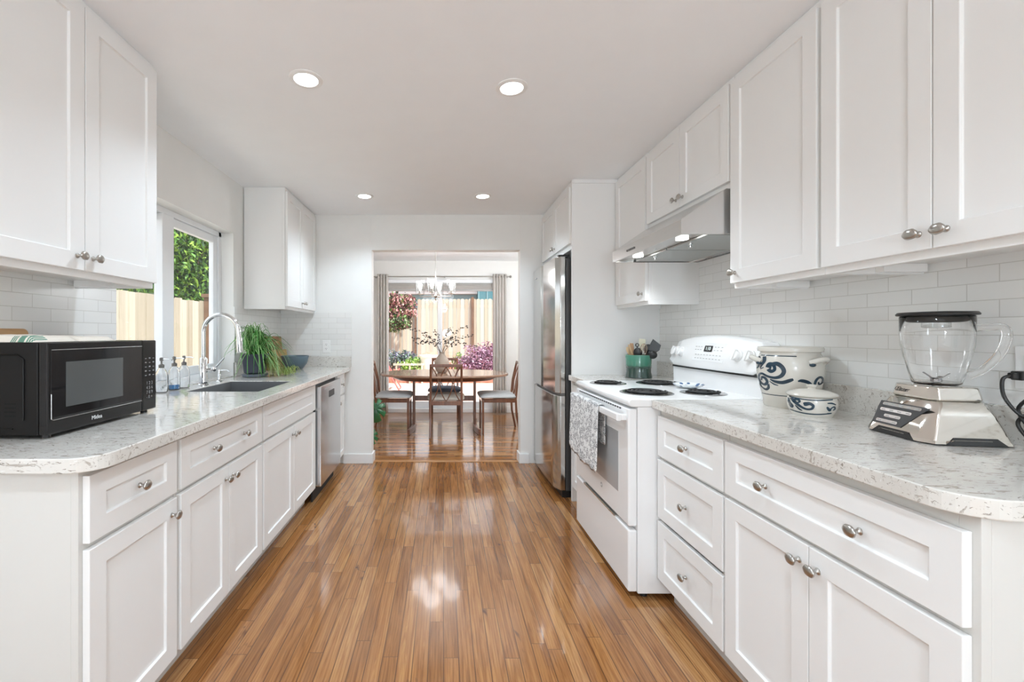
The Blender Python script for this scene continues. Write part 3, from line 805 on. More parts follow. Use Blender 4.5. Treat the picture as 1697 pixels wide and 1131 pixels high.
# ------------------------------------------------------------------ hood
def hood():
    y0, y1 = 1.905, 2.68; xf = 1.038; xw = XRW-.001; zb, zs, zt = 1.652, 1.716, 1.851
    th = thing('range_hood', 'stainless steel under-cabinet range hood with two lit lamps', 'range hood', (1.3, ctr(y0, y1), zb))
    hs = steel('hood steel', 1, (.70, .69, .68), .2)
    m = MB()
    # shell: front band, sloping front, ends with inward taper
    A = [(xf, zb), (xf, zs), (1.25, zt), (xw, zt), (xw, zb)]
    tap = [0, 0, .0, .0, 0]
    vs = []
    inner = [(xf, zs)]
    P = lambda x, y, z: (x, y, z)
    vs = [P(xf, y0, zb), P(xf, y1, zb), P(xf, y1, zs), P(xf, y0, zs), P(1.235, y1, zt), P(1.235, y0, zt), P(xw, y1, zt), P(xw, y0, zt), P(xw, y1, zb), P(xw, y0, zb), P(xw, y1, zs), P(xw, y0, zs)]
    fs = [(0, 1, 2, 3), (3, 2, 4, 5), (5, 4, 6, 7), (1, 8, 10, 2), (2, 10, 6, 4), (0, 3, 11, 9), (3, 5, 7, 11), (9, 11, 7, 6, 10, 8)]
    m.add(vs, fs)
    q = .012
    # rim ring under + recessed underside
    zi = zb+.012
    vs = [P(xf, y0, zb), P(xf, y1, zb), P(xw, y1, zb), P(xw, y0, zb), P(xf+q, y0+q, zb), P(xf+q, y1-q, zb), P(xw-q, y1-q, zb), P(xw-q, y0+q, zb), P(xf+q, y0+q, zi), P(xf+q, y1-q, zi), P(xw-q, y1-q, zi), P(xw-q, y0+q, zi)]
    fs = [(0, 1, 5, 4), (1, 2, 6, 5), (2, 3, 7, 6), (3, 0, 4, 7), (4, 5, 9, 8), (5, 6, 10, 9), (6, 7, 11, 10), (7, 4, 8, 11), (8, 9, 10, 11)]
    m.add(vs, fs)
    sh = build('shell', m, hs, th, fix=False)
    me = sh.data; bm = bmesh.new(); bm.from_mesh(me); bmesh.ops.remove_doubles(bm, verts=bm.verts, dist=1e-5); bmesh.ops.recalc_face_normals(bm, faces=bm.faces); bm.to_mesh(me); bm.free()
    f = MB(); 
    f.box(1.17, y0+.03, zb+.002, 1.50, 2.285, zb+.011); f.box(1.17, 2.295, zb+.002, 1.50, y1-.03, zb+.011)
    flt = build('filter', f, steel('filter steel', 1, (.50, .52, .51), .3), th, bevel=.001)
    for yy in (2.12, 2.47):
        build('filter_latch', MB().lathe([(.012, 0), (.012, -.006), (.005, -.01), (.005, -.018), (.010, -.02), (.001, -.022)], (1.20, yy, zb+.002), 14), CHROME, th, parent=flt, smooth=40)
    d = MB()
    for i in range(26): d.box(1.52, y0+.05+i*.0265, zb+.0105, 1.526, y0+.062+i*.0265, zb+.0125)
    build('vent_holes', d, DARK, th)
    b = MB()
    for i in range(5): b.lathe([(.006, 0), (.006, .004), (.001, .005)], (xf, 2.50-.022*2+i*.022-.08, 1.684), 12, Matrix.Rotation(-PI/2, 3, 'Y'))
    build('button_row', b, M('steel button', (.15, .15, .15), .3, .8), th)
    for yy in (2.04, 2.50):
        build('lamp', MB().lathe([(.001, zb+.0105), (.027, zb+.0105), (.027, zb+.004), (.025, zb+.0035), (.001, zb+.0035)], (1.115, yy, 0), 24), M('hood lamp', (1, 1, 1), .4, emit=(1, .98, .93), estr=7), th)
        l = bpy.data.lights.new('hood light', 'SPOT'); l.energy = 5.5; l.spot_size = math.radians(125); l.spot_blend = .6; l.shadow_soft_size = .03; l.color = (.9, .96, 1)
        lo = bpy.data.objects.new('hood_light', l); C.objects.link(lo); lo.parent = th; lo.location = Vector((1.115, yy, zb-.004))-Vector(th['_o'])
hood()

# ------------------------------------------------------------------ microwave and what is on it
def microwave():
    x0, x1, y0, y1, z0, z1 = -1.508, -1.187, 1.277, 1.762, ZL+.012, 1.190
    th = thing('microwave', 'black countertop microwave at the near end of the left counter', 'microwave', (-1.34, 1.52, ZL))
    bl = M('black painted steel', (.009, .008, .0075), .4, spec=.22)
    body = build('housing', MB().box(x0, y0, z0, x1, y1, z1), bl, th, bevel=.004)
    sv = MB()
    for i in range(4):
        for xx in (-1.285, -1.335):
            sv.box(xx, y0-.0006, z0+.055+i*.012, xx+.032, y0+.002, z0+.060+i*.012)
    build('side_vents', sv, M('vent black', (.002, .002, .002), .9), th, parent=body)
    # pressed side panel outline
    ps = MB(); yy = y0-.0015
    ps.tube([(-1.42, yy, z1-.035), (-1.245, yy, z1-.035), (-1.228, yy, z1-.05), (-1.228, yy, z0+.045)], .0022, 6); ps.tube([(-1.42, yy, z0+.02), (-1.26, yy, z0+.02)], .002, 6)
    build('pressed_rib', ps, bl, th, parent=body, smooth=60)
    gl = M('black gloss glass', (.008, .008, .009), .05, spec=.6)
    ys = 1.679
    d = build('door', MB().box(x1+.0005, y0, z0, -1.160, ys-.001, z1), M('black gloss door', (.010, .009, .009), .2, spec=.35), th, bevel=.005, seg=3)
    build('door_glass', MB().box(-1.1605, y0+.012, z0+.042, -1.1588, ys-.004, z1-.022), gl, th, parent=d, bevel=.0006)
    build('door_screen', MB().box(-1.1590, y0+.062, z0+.075, -1.1583, y0+.30, z1-.060), M('perforated screen', (.085, .09, .09), .12, spec=.6), th, parent=d)
    build('silver_trim', MB().tube([(-1.1586, y0+.012, z0+.12), (-1.1586, y0+.012, z0+.046), (-1.1586, y0+.018, z0+.042), (-1.1586, ys-.004, z0+.042)], .0011, 6).tube([(-1.1586, y0+.012, z1-.022), (-1.1586, ys-.003, z1-.022)], .0009, 6), M('thin silver', (.6, .6, .6), .25, 1.0), th, parent=d)
    text('logo', 'Midea', .0185, M('silver print', (.7, .7, .7), .4), (-1.1596, 1.46, z0+.021), (PI/2, 0, PI/2), d, th['_o'])
    cp = build('control_panel', MB().box(x1+.0005, ys+.001, z0, -1.160, y1, z1), M('black gloss panel', (.009, .009, .009), .15, spec=.35), th, bevel=.005, seg=3)
    ky = M('keypad print', (.22, .225, .23), .5)
    text('keypad', '1 2 3\n4 5 6\n7 8 9\n- 0 +', .018, ky, (-1.1594, ctr(ys, y1), z0+.078), (PI/2, 0, PI/2), cp, th['_o'])
    k = MB()
    for r in range(5):
        for c in range(3): k.box(-1.1602, ys+.016+c*.022, z0+.135+r*.0165, -1.1594, ys+.025+c*.022, z0+.1375+r*.0165+(.002 if (r+c) % 2 else 0))
    build('button_marks', k, ky, th, parent=cp)
    for fx in (x0+.03, -1.19):
        for fy in (y0+.03, y1-.03): build('foot', MB().lathe([(.012, ZL), (.010, z0)], (fx, fy, 0), 12), BLACK, th)
microwave()

def folded_towel():
    n = N('cream cotton with green stripes'); x, y, z = n.sep(n.obj())
    # stripes across x (object origin at x=-1.35)
    st = n.math('ADD', x, 0.0)
    def band(c, w_): return n.math('LESS_THAN', n.math('ABSOLUTE', n.math('SUBTRACT', st, c)), w_)
    tot = None
    for c, w_ in ((.106, .010), (.125, .002), (.131, .002), (.137, .002), (.087, .002), (.081, .002), (.075, .002)):
        b = n.math('MULTIPLY', band(c, w_), n.math('LESS_THAN', y, -.125)); tot = b if tot is None else n.math('MAXIMUM', tot, b)
    n.link(n.mix(tot, (.74, .69, .61), (.12, .26, .19)), n.p.inputs['Base Color']); n.p.inputs['Roughness'].default_value = .95
    n.bump(n.noise(n.obj(), 300, 2), .3, .001)
    z0 = 1.191
    th = thing('folded_towel', 'cream dish towel with green stripes folded on top of the microwave', 'towel', (-1.35, 1.46, z0))
    def slab(x0, x1, y0, y1, za, zb, seed, name):
        nx, ny = 14, 22; m = MB(); rnd = random.Random(seed); ph = rnd.random()*6
        top = []; 
        def zt(i, j): 
            e = min(i/nx, 1-i/nx, j/ny, 1-j/ny); r = min(1, e*9); return za + (zb-za)*(1-(1-r)**2)*1.0 + .0018*math.sin(i*.9+ph)+.0014*math.sin(j*.8+ph*2)*r
        vs = [(x0+(x1-x0)*i/nx, y0+(y1-y0)*j/ny+.003*math.sin(i*.7+ph), max(za+.001, zt(i, j))) for i in range(nx+1) for j in range(ny+1)]
        vb = [(a, b, za) for a, b, c in vs]; K = (nx+1)*(ny+1)
        fs = []
        for i in range(nx):
            for j in range(ny):
                a = i*(ny+1)+j; fs += [(a, a+1, a+ny+2, a+ny+1), (K+a, K+a+ny+1, K+a+ny+2, K+a+1)]
        for i in range(nx):
            for j in (0, ny): a = i*(ny+1)+j; fs.append((a, a+ny+1, K+a+ny+1, K+a))
        for j in range(ny):
            for i in (0, nx): a = i*(ny+1)+j; fs.append((a, a+1, K+a+1, K+a))
        m.add(vs+vb, fs); return build(name, m, n.m, th, smooth=60)
    slab(-1.50, -1.205, 1.283, 1.44, z0, z0+.0205, 1, 'thick_fold')
    slab(-1.49, -1.20, 1.442, 1.60, z0, z0+.0165, 3, 'thin_fold')
folded_towel()

th = thing('cutting_board', 'light wooden cutting board leaning on the tile behind the microwave', 'cutting board', (-1.5145, 1.42, ZL))
mb = MB(); pl = [(1.20, ZL+.1), (1.585, ZL+.1)] + [(1.585-.02+.02*math.cos(a*PI/12), 1.214+.02*math.sin(a*PI/12)) for a in range(7)] + [(1.22+.02*math.cos(PI/2+a*PI/12), 1.214+.02*math.sin(PI/2+a*PI/12)) for a in range(7)]
mb.prism([(y, z-.0) for y, z in [(1.20, ZL), (1.585, ZL)]+pl[2:]], -1.5065+.0, -1.4950+.0, 'x') if False else mb.add([( -1.5065, y, z) for y, z in [(1.20, ZL+.1005), (1.585, ZL+.1005)]+pl[2:]]+[(-1.5085-.009, y, z) for y, z in [(1.20, ZL+.1005), (1.585, ZL+.1005)]+pl[2:]], [list(range(16)), list(range(16, 32))]+[(i, (i+1) % 16, 16+(i+1) % 16, 16+i) for i in range(16)])
build('board', mb, BOARD, th, bevel=.002)

# ------------------------------------------------------------------ spider plant, boards, bowl, outlet
def strip_leaf(m, base, az, L, rise, droop, wd, idx=0, n=9):
    pts = []; d = Vector((math.cos(az), math.sin(az), 0)); cur = math.sin(az*7.3+L*90)*.9; q2 = Vector((-d.y, d.x, 0))
    for i in range(n+1):
        t = i/n
        h = rise*math.sin(t*PI*.80)*1.15 - droop*t**2.3
        pts.append(Vector(base)+d*(L*t)+q2*(cur*L*t*t*.6)+Vector((0, 0, h)))
    side = Vector((-d.y, d.x, 0)); vs = []
    for i, q in enumerate(pts):
        t = i/n; ww = wd*(1-t)**.6*(.55+.45*min(1, t*5))+.0004
        vs += [q-side*ww+Vector((0, 0, ww*.35)), q-side*ww*.35, q+side*ww*.35, q+side*ww+Vector((0, 0, ww*.35))]
    for k in range(3):
        m.mat(1 if k == 1 and idx % 2 == 0 else 0)
        m.add(vs, [(i*4+k, i*4+k+1, i*4+5+k, i*4+4+k) for i in range(n)])
def prune(m):
    return m
def spider_plant():
    x, y = -1.37, 3.17
    th = thing('spider_plant', 'lush spider plant trailing from a dark pot behind the sink', 'plant', (x, y, ZL))
    pm = M('dark grey pot glaze', (.045, .05, .075), .35)
    build('pot', MB().lathe([(.055, ZL+.02), (.075, ZL+.03), (.09, ZL+.15), (.094, ZL+.155), (.094, ZL+.165), (.084, ZL+.165), (.082, ZL+.145), (.001, ZL+.145)], (x, y, 0), 32), pm, th, smooth=40)
    build('saucer', MB().lathe([(.06, ZL), (.085, ZL+.004), (.092, ZL+.02), (.086, ZL+.021), (.06, ZL+.012)], (x, y, 0), 32), M('blue grey saucer', (.16, .18, .23), .3), th, smooth=40)
    rnd = random.Random(5); m = MB()
    for i in range(230):
        az = rnd.uniform(0, 2*PI); L = rnd.uniform(.08, .29)
        if math.cos(az) < -.3: L *= .5
        rise = rnd.uniform(.05, .17); dr = rnd.uniform(.02, .27)
        if L < .14: rise += .05; dr *= .5
        strip_leaf(m, (x+rnd.uniform(-.04, .04), y+rnd.uniform(-.04, .04), ZL+.15), az, L, rise, dr, rnd.uniform(.004, .0075), i)
    keep_v = [(min(max(vx, XLW+.02), 99), vy, max(vz, ZL+.004)) for vx, vy, vz in m.v]; m.v = keep_v
    build('foliage', m, [M('spider plant green', (.07, .25, .045), .4), M('spider plant pale stripe', (.42, .58, .26), .4)], th, fix=False, smooth=80)
    m = MB()
    for i in range(120):
        cx = x+.10+rnd.random()*.02; cy = y+.05; az = rnd.uniform(-.7, 1.3)
        strip_leaf(m, (x+.05+rnd.uniform(0, .06), y+rnd.uniform(-.05, .06), ZL+.14-rnd.random()*.05), az, rnd.uniform(.04, .13), rnd.uniform(0, .02), rnd.uniform(.08, .15), rnd.uniform(.002, .004), i, 7)
    for i in range(90):
        cx, cy = x+.20+rnd.uniform(-.04, .05), y+.06+rnd.uniform(-.07, .09)
        strip_leaf(m, (cx, cy, ZL+.012), rnd.uniform(0, 2*PI), rnd.uniform(.03, .07), rnd.uniform(.02, .06), rnd.uniform(.02, .05), rnd.uniform(.002, .0035), i, 6)
    m.v = [(vx, vy, max(vz, ZL+.003)) for vx, vy, vz in m.v]
    build('trailing_runners', m, [M('yellow green runner', (.22, .30, .06), .5), M('dry brown runner', (.36, .30, .12), .6)], th, fix=False, smooth=80, label='yellow green trailing runners')
spider_plant()

def lean_board(name, label, y0, y1, z1, xoff, mat, k=.25):
    th = thing(name, label, 'cutting board', (-1.44, ctr(y0, y1), ZL))
    # leans against the left wall: foot out, top touches
    m = MB(); b = Vector((XLW+.013+xoff, 0, ZL+.0005)); tp = Vector((XLW+.003+xoff*k, 0, z1)); t = .016
    n_ = Vector((tp.z-b.z, 0, -(tp.x-b.x))).normalized()*t
    n = 8; ol = [(y0, 0)] + [(y1, 0)] + [(y1-.02+.02*math.cos(a*PI/2/5), 1-.06+.06*math.sin(a*PI/2/5)) for a in range(6)] + [(y0+.02-.02*math.sin(a*PI/2/5), 1-.06+.06*math.cos(a*PI/2/5)) for a in range(6)]
    P = [b+(tp-b)*k for _, k in ol]
    vs = [(p.x, yy, p.z) for p, (yy, _) in zip(P, ol)]+[(p.x+n_.x, yy, p.z+n_.z+(.001 if k == 0 else 0)) for p, (yy, k) in zip(P, ol)]
    K = len(ol)
    m.add(vs, [list(range(K)), list(range(K, 2*K))]+[(i, (i+1) % K, K+(i+1) % K, K+i) for i in range(K)])
    build('board', m, mat, th, bevel=.002)
    return th
lean_board('cutting_board', 'brown wooden cutting board leaning in the corner behind the spider plant', 3.66, 4.02, 1.19, .02, BOARDD)
lean_board('cutting_board', 'smaller golden wooden board leaning behind the blue-grey bowl', 3.74, 4.045, 1.07, .055, wood('golden board', (.42, .2, .07), (.62, .36, .14), 1, .5), k=.8)
def bowl():
    x, y = -1.300, 3.82
    th = thing('mixing_bowl', 'blue-grey ceramic bowl on the counter by the end wall', 'bowl', (x, y, ZL))
    build('bowl', MB().lathe([(.055, ZL), (.065, ZL+.003), (.10, ZL+.05), (.118, ZL+.115), (.116, ZL+.118), (.112, ZL+.115), (.094, ZL+.05), (.05, ZL+.012), (.001, ZL+.01)], (x, y, 0), 40), M('blue grey glaze', (.075, .115, .14), .4), th, smooth=50)
bowl()

def outlet(label, pos, axis, s):
    th = thing('electrical_outlet', label, 'outlet', pos)
    x, y, z = pos; m = MB(); k = MB(); a, b = .036, .058
    def bx(mm, u0, u1, z0, z1, d0, d1):
        if axis == 'y': mm.box(x+u0, y-d0, z+z0, x+u1, y-d1, z+z1)
        else: mm.box(x+s*d0, y+u0, z+z0, x+s*d1, y+u1, z+z1)
    bx(m, -a, a, -b, b, 0, .006)
    build('cover_plate', m, WPLAS, th, bevel=.002)
    r = MB()
    for zc in (-.02, .02): bx(r, -.016, .016, zc-.014, zc+.014, .006, .008)
    build('receptacle', r, WPLAS, th, bevel=.001)
    for zc in (-.02, .02):
        for u in (-.006, .006): bx(k, u-.001, u+.001, zc-.002, zc+.007, .008, .0084)
        bx(k, -.002, .002, zc-.010, zc-.006, .008, .0084)
    build('slots', k, DARK, th)
outlet('white outlet on the end wall tile above the left counter', (-1.095, YB-TT-.0002, 1.095), 'y', -1)
outlet('white outlet on the right wall behind the blender with a plug in it', (XRW-.0002, 1.155, 1.125), 'x', -1)

# ------------------------------------------------------------------ stoneware
def cam_frame(cx, cy):
    t = Vector((-cx, -cy, 0)).normalized(); r = Vector((cy, -cx, 0)).normalized()
    return t, r
def ribbons(m, cx, cy, zc, surf, strokes, X0, RR, Y0, k):
    """strokes drawn on the front of a lathe: (x, y, half width) points"""
    t, r = cam_frame(cx, cy)
    def on(xx, yy, off=.0009):
        q = max(-.985, min(.985, (xx-X0)/RR)); th_ = math.asin(q); z = (Y0-yy)*k
        rad = surf(z)+off; p = Vector((cx, cy, 0))+(t*math.cos(th_)+r*math.sin(th_))*rad; return (p.x, p.y, zc+z)
    for st in strokes:
        # Catmull-Rom
        pts = [Vector(p) for p in st]; P = [pts[0]]+pts+[pts[-1]]; out = []
        for i in range(1, len(P)-2):
            for j in range(6):
                u = j/6; a, b, c, d = P[i-1], P[i], P[i+1], P[i+2]
                out.append(.5*((2*b)+(c-a)*u+(2*a-5*b+4*c-d)*u*u+(3*b-a-3*c+d)*u**3))
        out.append(P[-2]); vs = []
        for i, p in enumerate(out):
            d = out[min(i+1, len(out)-1)]-out[max(i-1, 0)]; nn = Vector((-d.y, d.x)).normalized() if (abs(d.x)+abs(d.y)) > 1e-6 else Vector((0, 1))
            wv = max(.5, p.z)
            for kx in (-1, -.33, .33, 1): vs.append(on(p.x+nn.x*wv*kx, p.y+nn.y*wv*kx))
        m.mat(1).add(vs, [(i*4+q, i*4+q+1, i*4+5+q, i*4+4+q) for i in range(len(out)-1) for q in range(3)])
    m.mat(0)
def interp(prof):
    def f(z):
        for (r0, z0), (r1, z1) in zip(prof, prof[1:]):
            if z0 <= z <= z1: return r0+(r1-r0)*(z-z0)/max(1e-9, z1-z0)
        return prof[-1][0] if z > prof[-1][1] else prof[0][0]
    return f
STONE = M('salt glazed stoneware', (.62, .59, .53), .25, coat=.4, var=.05)
COBALT = M('cobalt glaze', (.010, .035, .06), .25, coat=.4, var=.35)
def crock():
    cx, cy = 1.428, 1.80; th = thing('stoneware_crock', 'large grey stoneware crock with cobalt blue scrolls beside the range', 'crock', (cx, cy, ZR))
    prof = [(.085, 0), (.088, .005), (.092, .04), (.103, .085), (.1125, .14), (.1125, .175), (.106, .205), (.099, .218), (.099, .224)]
    full = [(r, z+ZR) for r, z in prof]+[(.108, ZR+.227), (.110, ZR+.238), (.107, ZR+.245), (.097, ZR+.245), (.094, ZR+.235), (.098, ZR+.19), (.098, ZR+.12), (.08, ZR+.012), (.001, ZR+.012)]
    m = MB().lathe(full, (cx, cy, 0), 64)
    S = interp(prof)
    band = lambda y, x0=190, x1=940, w_=5: [(x0+(x1-x0)*i/12, y+(10 if i in (0, 12) else 0)*0, w_) for i in range(13)]
    st = [band(742, 190, 930), band(225, 215, 640, 6),
          [(330, 400, 28), (360, 430, 22), (400, 400, 18), (385, 345, 22), (345, 340, 30), (330, 385, 34)],
          [(350, 345, 22), (420, 325, 26), (475, 360, 26), (500, 420, 24), (470, 480, 22), (400, 510, 18), (320, 500, 16), (260, 470, 14), (225, 475, 12)],
          [(600, 515, 14), (560, 535, 22), (480, 565, 22), (400, 560, 18), (340, 535, 8)],
          [(225, 475, 10), (200, 530, 14), (215, 590, 16), (260, 615, 16), (300, 580, 18), (285, 530, 18), (245, 520, 14), (230, 560, 10)],
          [(200, 600, 8), (215, 650, 12), (265, 680, 14), (305, 650, 16), (310, 600, 14)],
          [(330, 560, 4), (380, 595, 9), (430, 608, 5)],
          [(265, 240, 22), (275, 300, 20), (250, 360, 12), (235, 400, 5)], [(190, 410, 4), (215, 370, 12), (220, 290, 14), (200, 240, 8)], [(235, 412, 3), (275, 385, 6)],
          [(650, 540, 8), (690, 530, 20), (760, 550, 20), (815, 600, 12), (835, 650, 6)],
          [(840, 660, 6), (835, 590, 14), (845, 520, 16), (880, 485, 14), (915, 510, 12), (915, 560, 12), (885, 575, 10), (872, 545, 8)]]
    ribbons(m, cx, cy, ZR, S, st, 560, 385, 905, .000309)
    build('body', m, [STONE, COBALT], th, smooth=45)
    t, r = cam_frame(cx, cy)
    for sgn, ang in ((1, .95), (-1, 1.35)):
        d = (t*math.cos(ang)+r*math.sin(ang)*sgn).normalized(); tang = Vector((-d.y, d.x, 0))
        base = Vector((cx, cy, ZR))+d*.104
        pts = []
        for i in range(11):
            a = PI*i/10; pts.append(base+tang*(.034*math.cos(a))+d*(.026*math.sin(a))+Vector((0, 0, .186+.014*math.sin(a))))
        build('handle', MB().tube(pts, [.012]+[.010]*9+[.012], 12), STONE, th, smooth=60)
        for q in (2, 7):
            pass
        mk = MB().ellipsoid(base+tang*(.034*-sgn)+d*.006+Vector((0, 0, .178)), (.011, .011, .008)); build('glaze_spot', mk, COBALT, th, smooth=60)
crock()
def small_crock():
    cx, cy = 1.352, 1.602; th = thing('sugar_pot', 'small lidded stoneware pot with blue scrolls in front of the large crock', 'pot', (cx, cy, ZR))
    prof = [(.058, 0), (.061, .006), (.071, .03), (.0735, .05), (.070, .069)]
    m = MB().lathe([(r, z+ZR) for r, z in prof]+[(.066, ZR+.0715), (.001, ZR+.0715)], (cx, cy, 0), 48); S = interp(prof)
    st = [[(495+i*44, 945+22*math.sin(i/11*PI), 8) for i in range(12)], [(505+i*43, 768+16*math.sin(i/11*PI), 7) for i in range(12)],
          [(500, 790, 10), (520, 850, 18), (545, 885, 16), (530, 905, 10), (510, 870, 6)],
          [(530, 780, 16), (580, 830, 20), (640, 880, 16), (700, 905, 14), (755, 895, 14), (770, 855, 16), (735, 830, 20), (690, 840, 26), (670, 845, 18)],
          [(560, 800, 12), (605, 790, 14), (630, 815, 12), (610, 832, 8)], [(580, 870, 6), (620, 915, 12), (650, 930, 5)],
          [(915, 815, 6), (960, 815, 10), (1000, 835, 5)], [(910, 860, 8), (930, 890, 16), (950, 915, 10)], [(950, 915, 8), (955, 880, 8), (985, 860, 8), (995, 890, 8), (975, 905, 6)], [(925, 945, 4), (965, 942, 5)]]
    ribbons(m, cx, cy, ZR, S, st, 755, 278, 1012, .000277)
    build('body', m, [STONE, COBALT], th, smooth=45)
    z = ZR+.072
    lid = MB().lathe([(.066, z), (.074, z+.001), (.076, z+.006), (.070, z+.012), (.045, z+.021), (.012, z+.026), (.011, z+.029), (.016, z+.034), (.016, z+.040), (.001, z+.042)], (cx, cy, 0), 48)
    build('lid', lid, STONE, th, smooth=45)
small_crock()

# ------------------------------------------------------------------ blender
def blender_machine():
    cx, cy = 1.425, 1.262; rz = math.radians(-9)
    th = thing('blender', 'chrome countertop blender with an empty glass jar at the near end of the right counter', 'blender', (cx, cy, ZR))
    R = Matrix.Rotation(rz, 3, 'Z')
    def W(p): q = R @ Vector(p); return (q.x+cx, q.y+cy, q.z+ZR)
    # local: +x away from the panel face; panel faces -x ; y along
    ch = M('polished nickel body', (.72, .69, .64), .09, 1.0)
    def oct_(hx, hy, c): return [(-hx, -hy+c), (-hx+c*.6, -hy), (hx-c, -hy), (hx, -hy+c), (hx, hy-c), (hx-c, hy), (-hx+c*.6, hy), (-hx, hy-c)]
    levels = [(.0, .112, .112, .03), (.012, .110, .110, .03), (.075, .088, .094, .028), (.105, .074, .084, .028), (.113, .068, .078, .026)]
    m = MB(); vs = []
    for z, hx, hy, c in levels: vs += [W((x, y, z)) for x, y in oct_(hx, hy, c)]
    # lift the middle of the bottom edges (feet arches) is done with separate skirt below
    K = 8; fs = [(i*K+k, i*K+(k+1) % K, (i+1)*K+(k+1) % K, (i+1)*K+k) for i in range(1, len(levels)-1) for k in range(K)]
    fs += [[(len(levels)-1)*K+k for k in range(K)]]
    # skirt ring with arches
    m.add(vs, fs)
    o = oct_(.112, .112, .03); lo = oct_(.110, .110, .03)
    for k in range(K):
        a, b = Vector(o[k]), Vector(o[(k+1) % K]); c, d = Vector(lo[k]), Vector(lo[(k+1) % K])
        if (b-a).length > .1:
            ts = [0, .14, .26, .74, .86, 1]; zz = [0, 0, .0115, .0115, 0, 0]
            # raise arch by moving the lower border up
            low = [a.lerp(b, q) for q in ts]; up = [c.lerp(d, q) for q in ts]
            vs2 = [W((p.x, p.y, h*1.0+.004)) for p, h in zip(low, zz)]+[W((p.x, p.y, .012)) for p in up]
            # taller arch: use body level instead
            n_ = len(ts); m.add(vs2, [(i, i+1, n_+i+1, n_+i) for i in range(n_-1)])
        else:
            m.add([W((a.x, a.y, .004)), W((b.x, b.y, .004)), W((d.x, d.y, .012)), W((c.x, c.y, .012))], [(0, 1, 2, 3)])
    base = build('base', m, ch, th, smooth=28, bevel=.003, seg=3)
    # dark arches on the sides (black underbody showing)
    ar = MB()
    for (ax, s_) in (('y', -1), ('x', -1), ('x', 1), ('y', 1)):
        pts = []
        for u, z in ((-.072, .002), (-.048, .022), (.048, .022), (.072, .002)):
            off = .1135-.0003*0
            hz = .1125-(z-.012)*.33 if z > .012 else .112
            pts.append((u, z, hz+.0006))
        q = [(W((u, s_*h_, z)) if ax == 'y' else W((s_*h_, u, z))) for u, z, h_ in pts]
        ar.add(q, [(0, 1, 2, 3)])
    build('foot_arches', ar, BLACK, th, parent=base, fix=False, solid=.001)
    build('underbody', MB().polys([[W((x, y, 0))[:2] for x, y in oct_(.105, .105, .03)]], ZR, ZR+.01), BLACK, th)
    # control panel, trapezoid on the -x face
    def onf(y, z, off=.0015):   # -x face between level 1 and 2/3
        if z < .075: k = (z-.012)/(.075-.012); hx = .110+(.088-.110)*k
        else: k = (z-.075)/.03; hx = .088+(.074-.088)*k
        return W((-hx-off, y, z))
    pan = MB().add([onf(.078, .028), onf(-.02, .028), onf(-.084, .094), onf(.078, .094), onf(.078, .075), onf(-.064, .075)], [(0, 1, 5, 4), (4, 5, 2, 3)])
    pn = build('control_panel', pan, M('charcoal panel', (.04, .04, .042), .35), th, parent=base, fix=False, solid=.0012)
    bt = MB(); pr = MB()
    for (z, ya, yb, n_) in ((.0865, .066, -.062, 5), (.070, .066, -.040, 4), (.0535, .045, -.012, 2), (.0375, .066, -.008, 2)):
        h_ = .0042; pts = []
        for a in range(9): aa = PI/2+PI*a/8; pts.append((ya-.004-h_*-math.cos(aa)*0+(-h_*math.cos(aa))*-1*-1, z+h_*math.sin(aa)))
        ol = [(ya-h_+h_*math.cos(PI/2-PI*a/8), z+h_*math.sin(PI/2-PI*a/8)) for a in range(9)]+[(yb+h_-h_*math.cos(PI/2-PI*a/8), z-h_*math.sin(PI/2-PI*a/8)) for a in range(9)]
        vs = [onf(y, zz, .0026) for y, zz in ol]; bt.add(vs, [list(range(18))])
        for i in range(n_):
            yy = ya-.012-(ya-yb-.024)*(i/(n_-1)); pr.add([onf(yy+.006, z-.0012, .0040), onf(yy-.006, z-.0012, .0040), onf(yy-.006, z+.0012, .0040), onf(yy+.006, z+.0012, .0040)], [(0, 1, 2, 3)])
    build('button_bars', bt, CHROME, th, parent=pn, fix=False, solid=.0018)
    build('button_marks', pr, GREYPL, th, parent=pn, fix=False)
    # collar
    lv = [(.113, .062, .073, .02), (.118, .066, .076, .02), (.150, .062, .068, .02), (.152, .058, .064, .02)]
    vs = []
    for z, hx, hy, c in lv: vs += [W((x, y, z)) for x, y in oct_(hx, hy, c)]
    m = MB().add(vs, [(i*K+k, i*K+(k+1) % K, (i+1)*K+(k+1) % K, (i+1)*K+k) for i in range(3) for k in range(K)]+[list(range(K))[::-1], [3*K+k for k in range(K)]])
    col = build('collar', m, ch, th, smooth=28, bevel=.002)
    lp = W((-.0665, .03, .134))
    text('logo', 'Oster', .018, BLACK, lp, (PI/2, 0, rz-PI/2), col, th['_o'], shear=.35)
    # jar
    J = [(.044, .153), (.050, .158), (.058, .19), (.068, .235), (.073, .265), (.075, .30), (.0755, .348)]
    inn = [(r-.0035, z+(.005 if i < 2 else 0)) for i, (r, z) in enumerate(J)][::-1]
    m = MB().lathe([(r, z+ZR) for r, z in [(.001, .153)]+J+[(.0735, .350)]+inn+[(.001, .160)]], (cx, cy, 0), 48, cap0=False, cap1=False)
    # two moulded ribs inside
    jar = build('jar', m, GLASS, th, smooth=50)
    t, r = cam_frame(cx, cy)
    hpts = [Vector((cx, cy, ZR+.315))+r*.074, Vector((cx, cy, ZR+.318))+r*.105, Vector((cx, cy, ZR+.312))+r*.123, Vector((cx, cy, ZR+.285))+r*.125, Vector((cx, cy, ZR+.24))+r*.112, Vector((cx, cy, ZR+.20))+r*.085, Vector((cx, cy, ZR+.182))+r*.060]
    P = [hpts[0]]+hpts+[hpts[-1]]; out = []
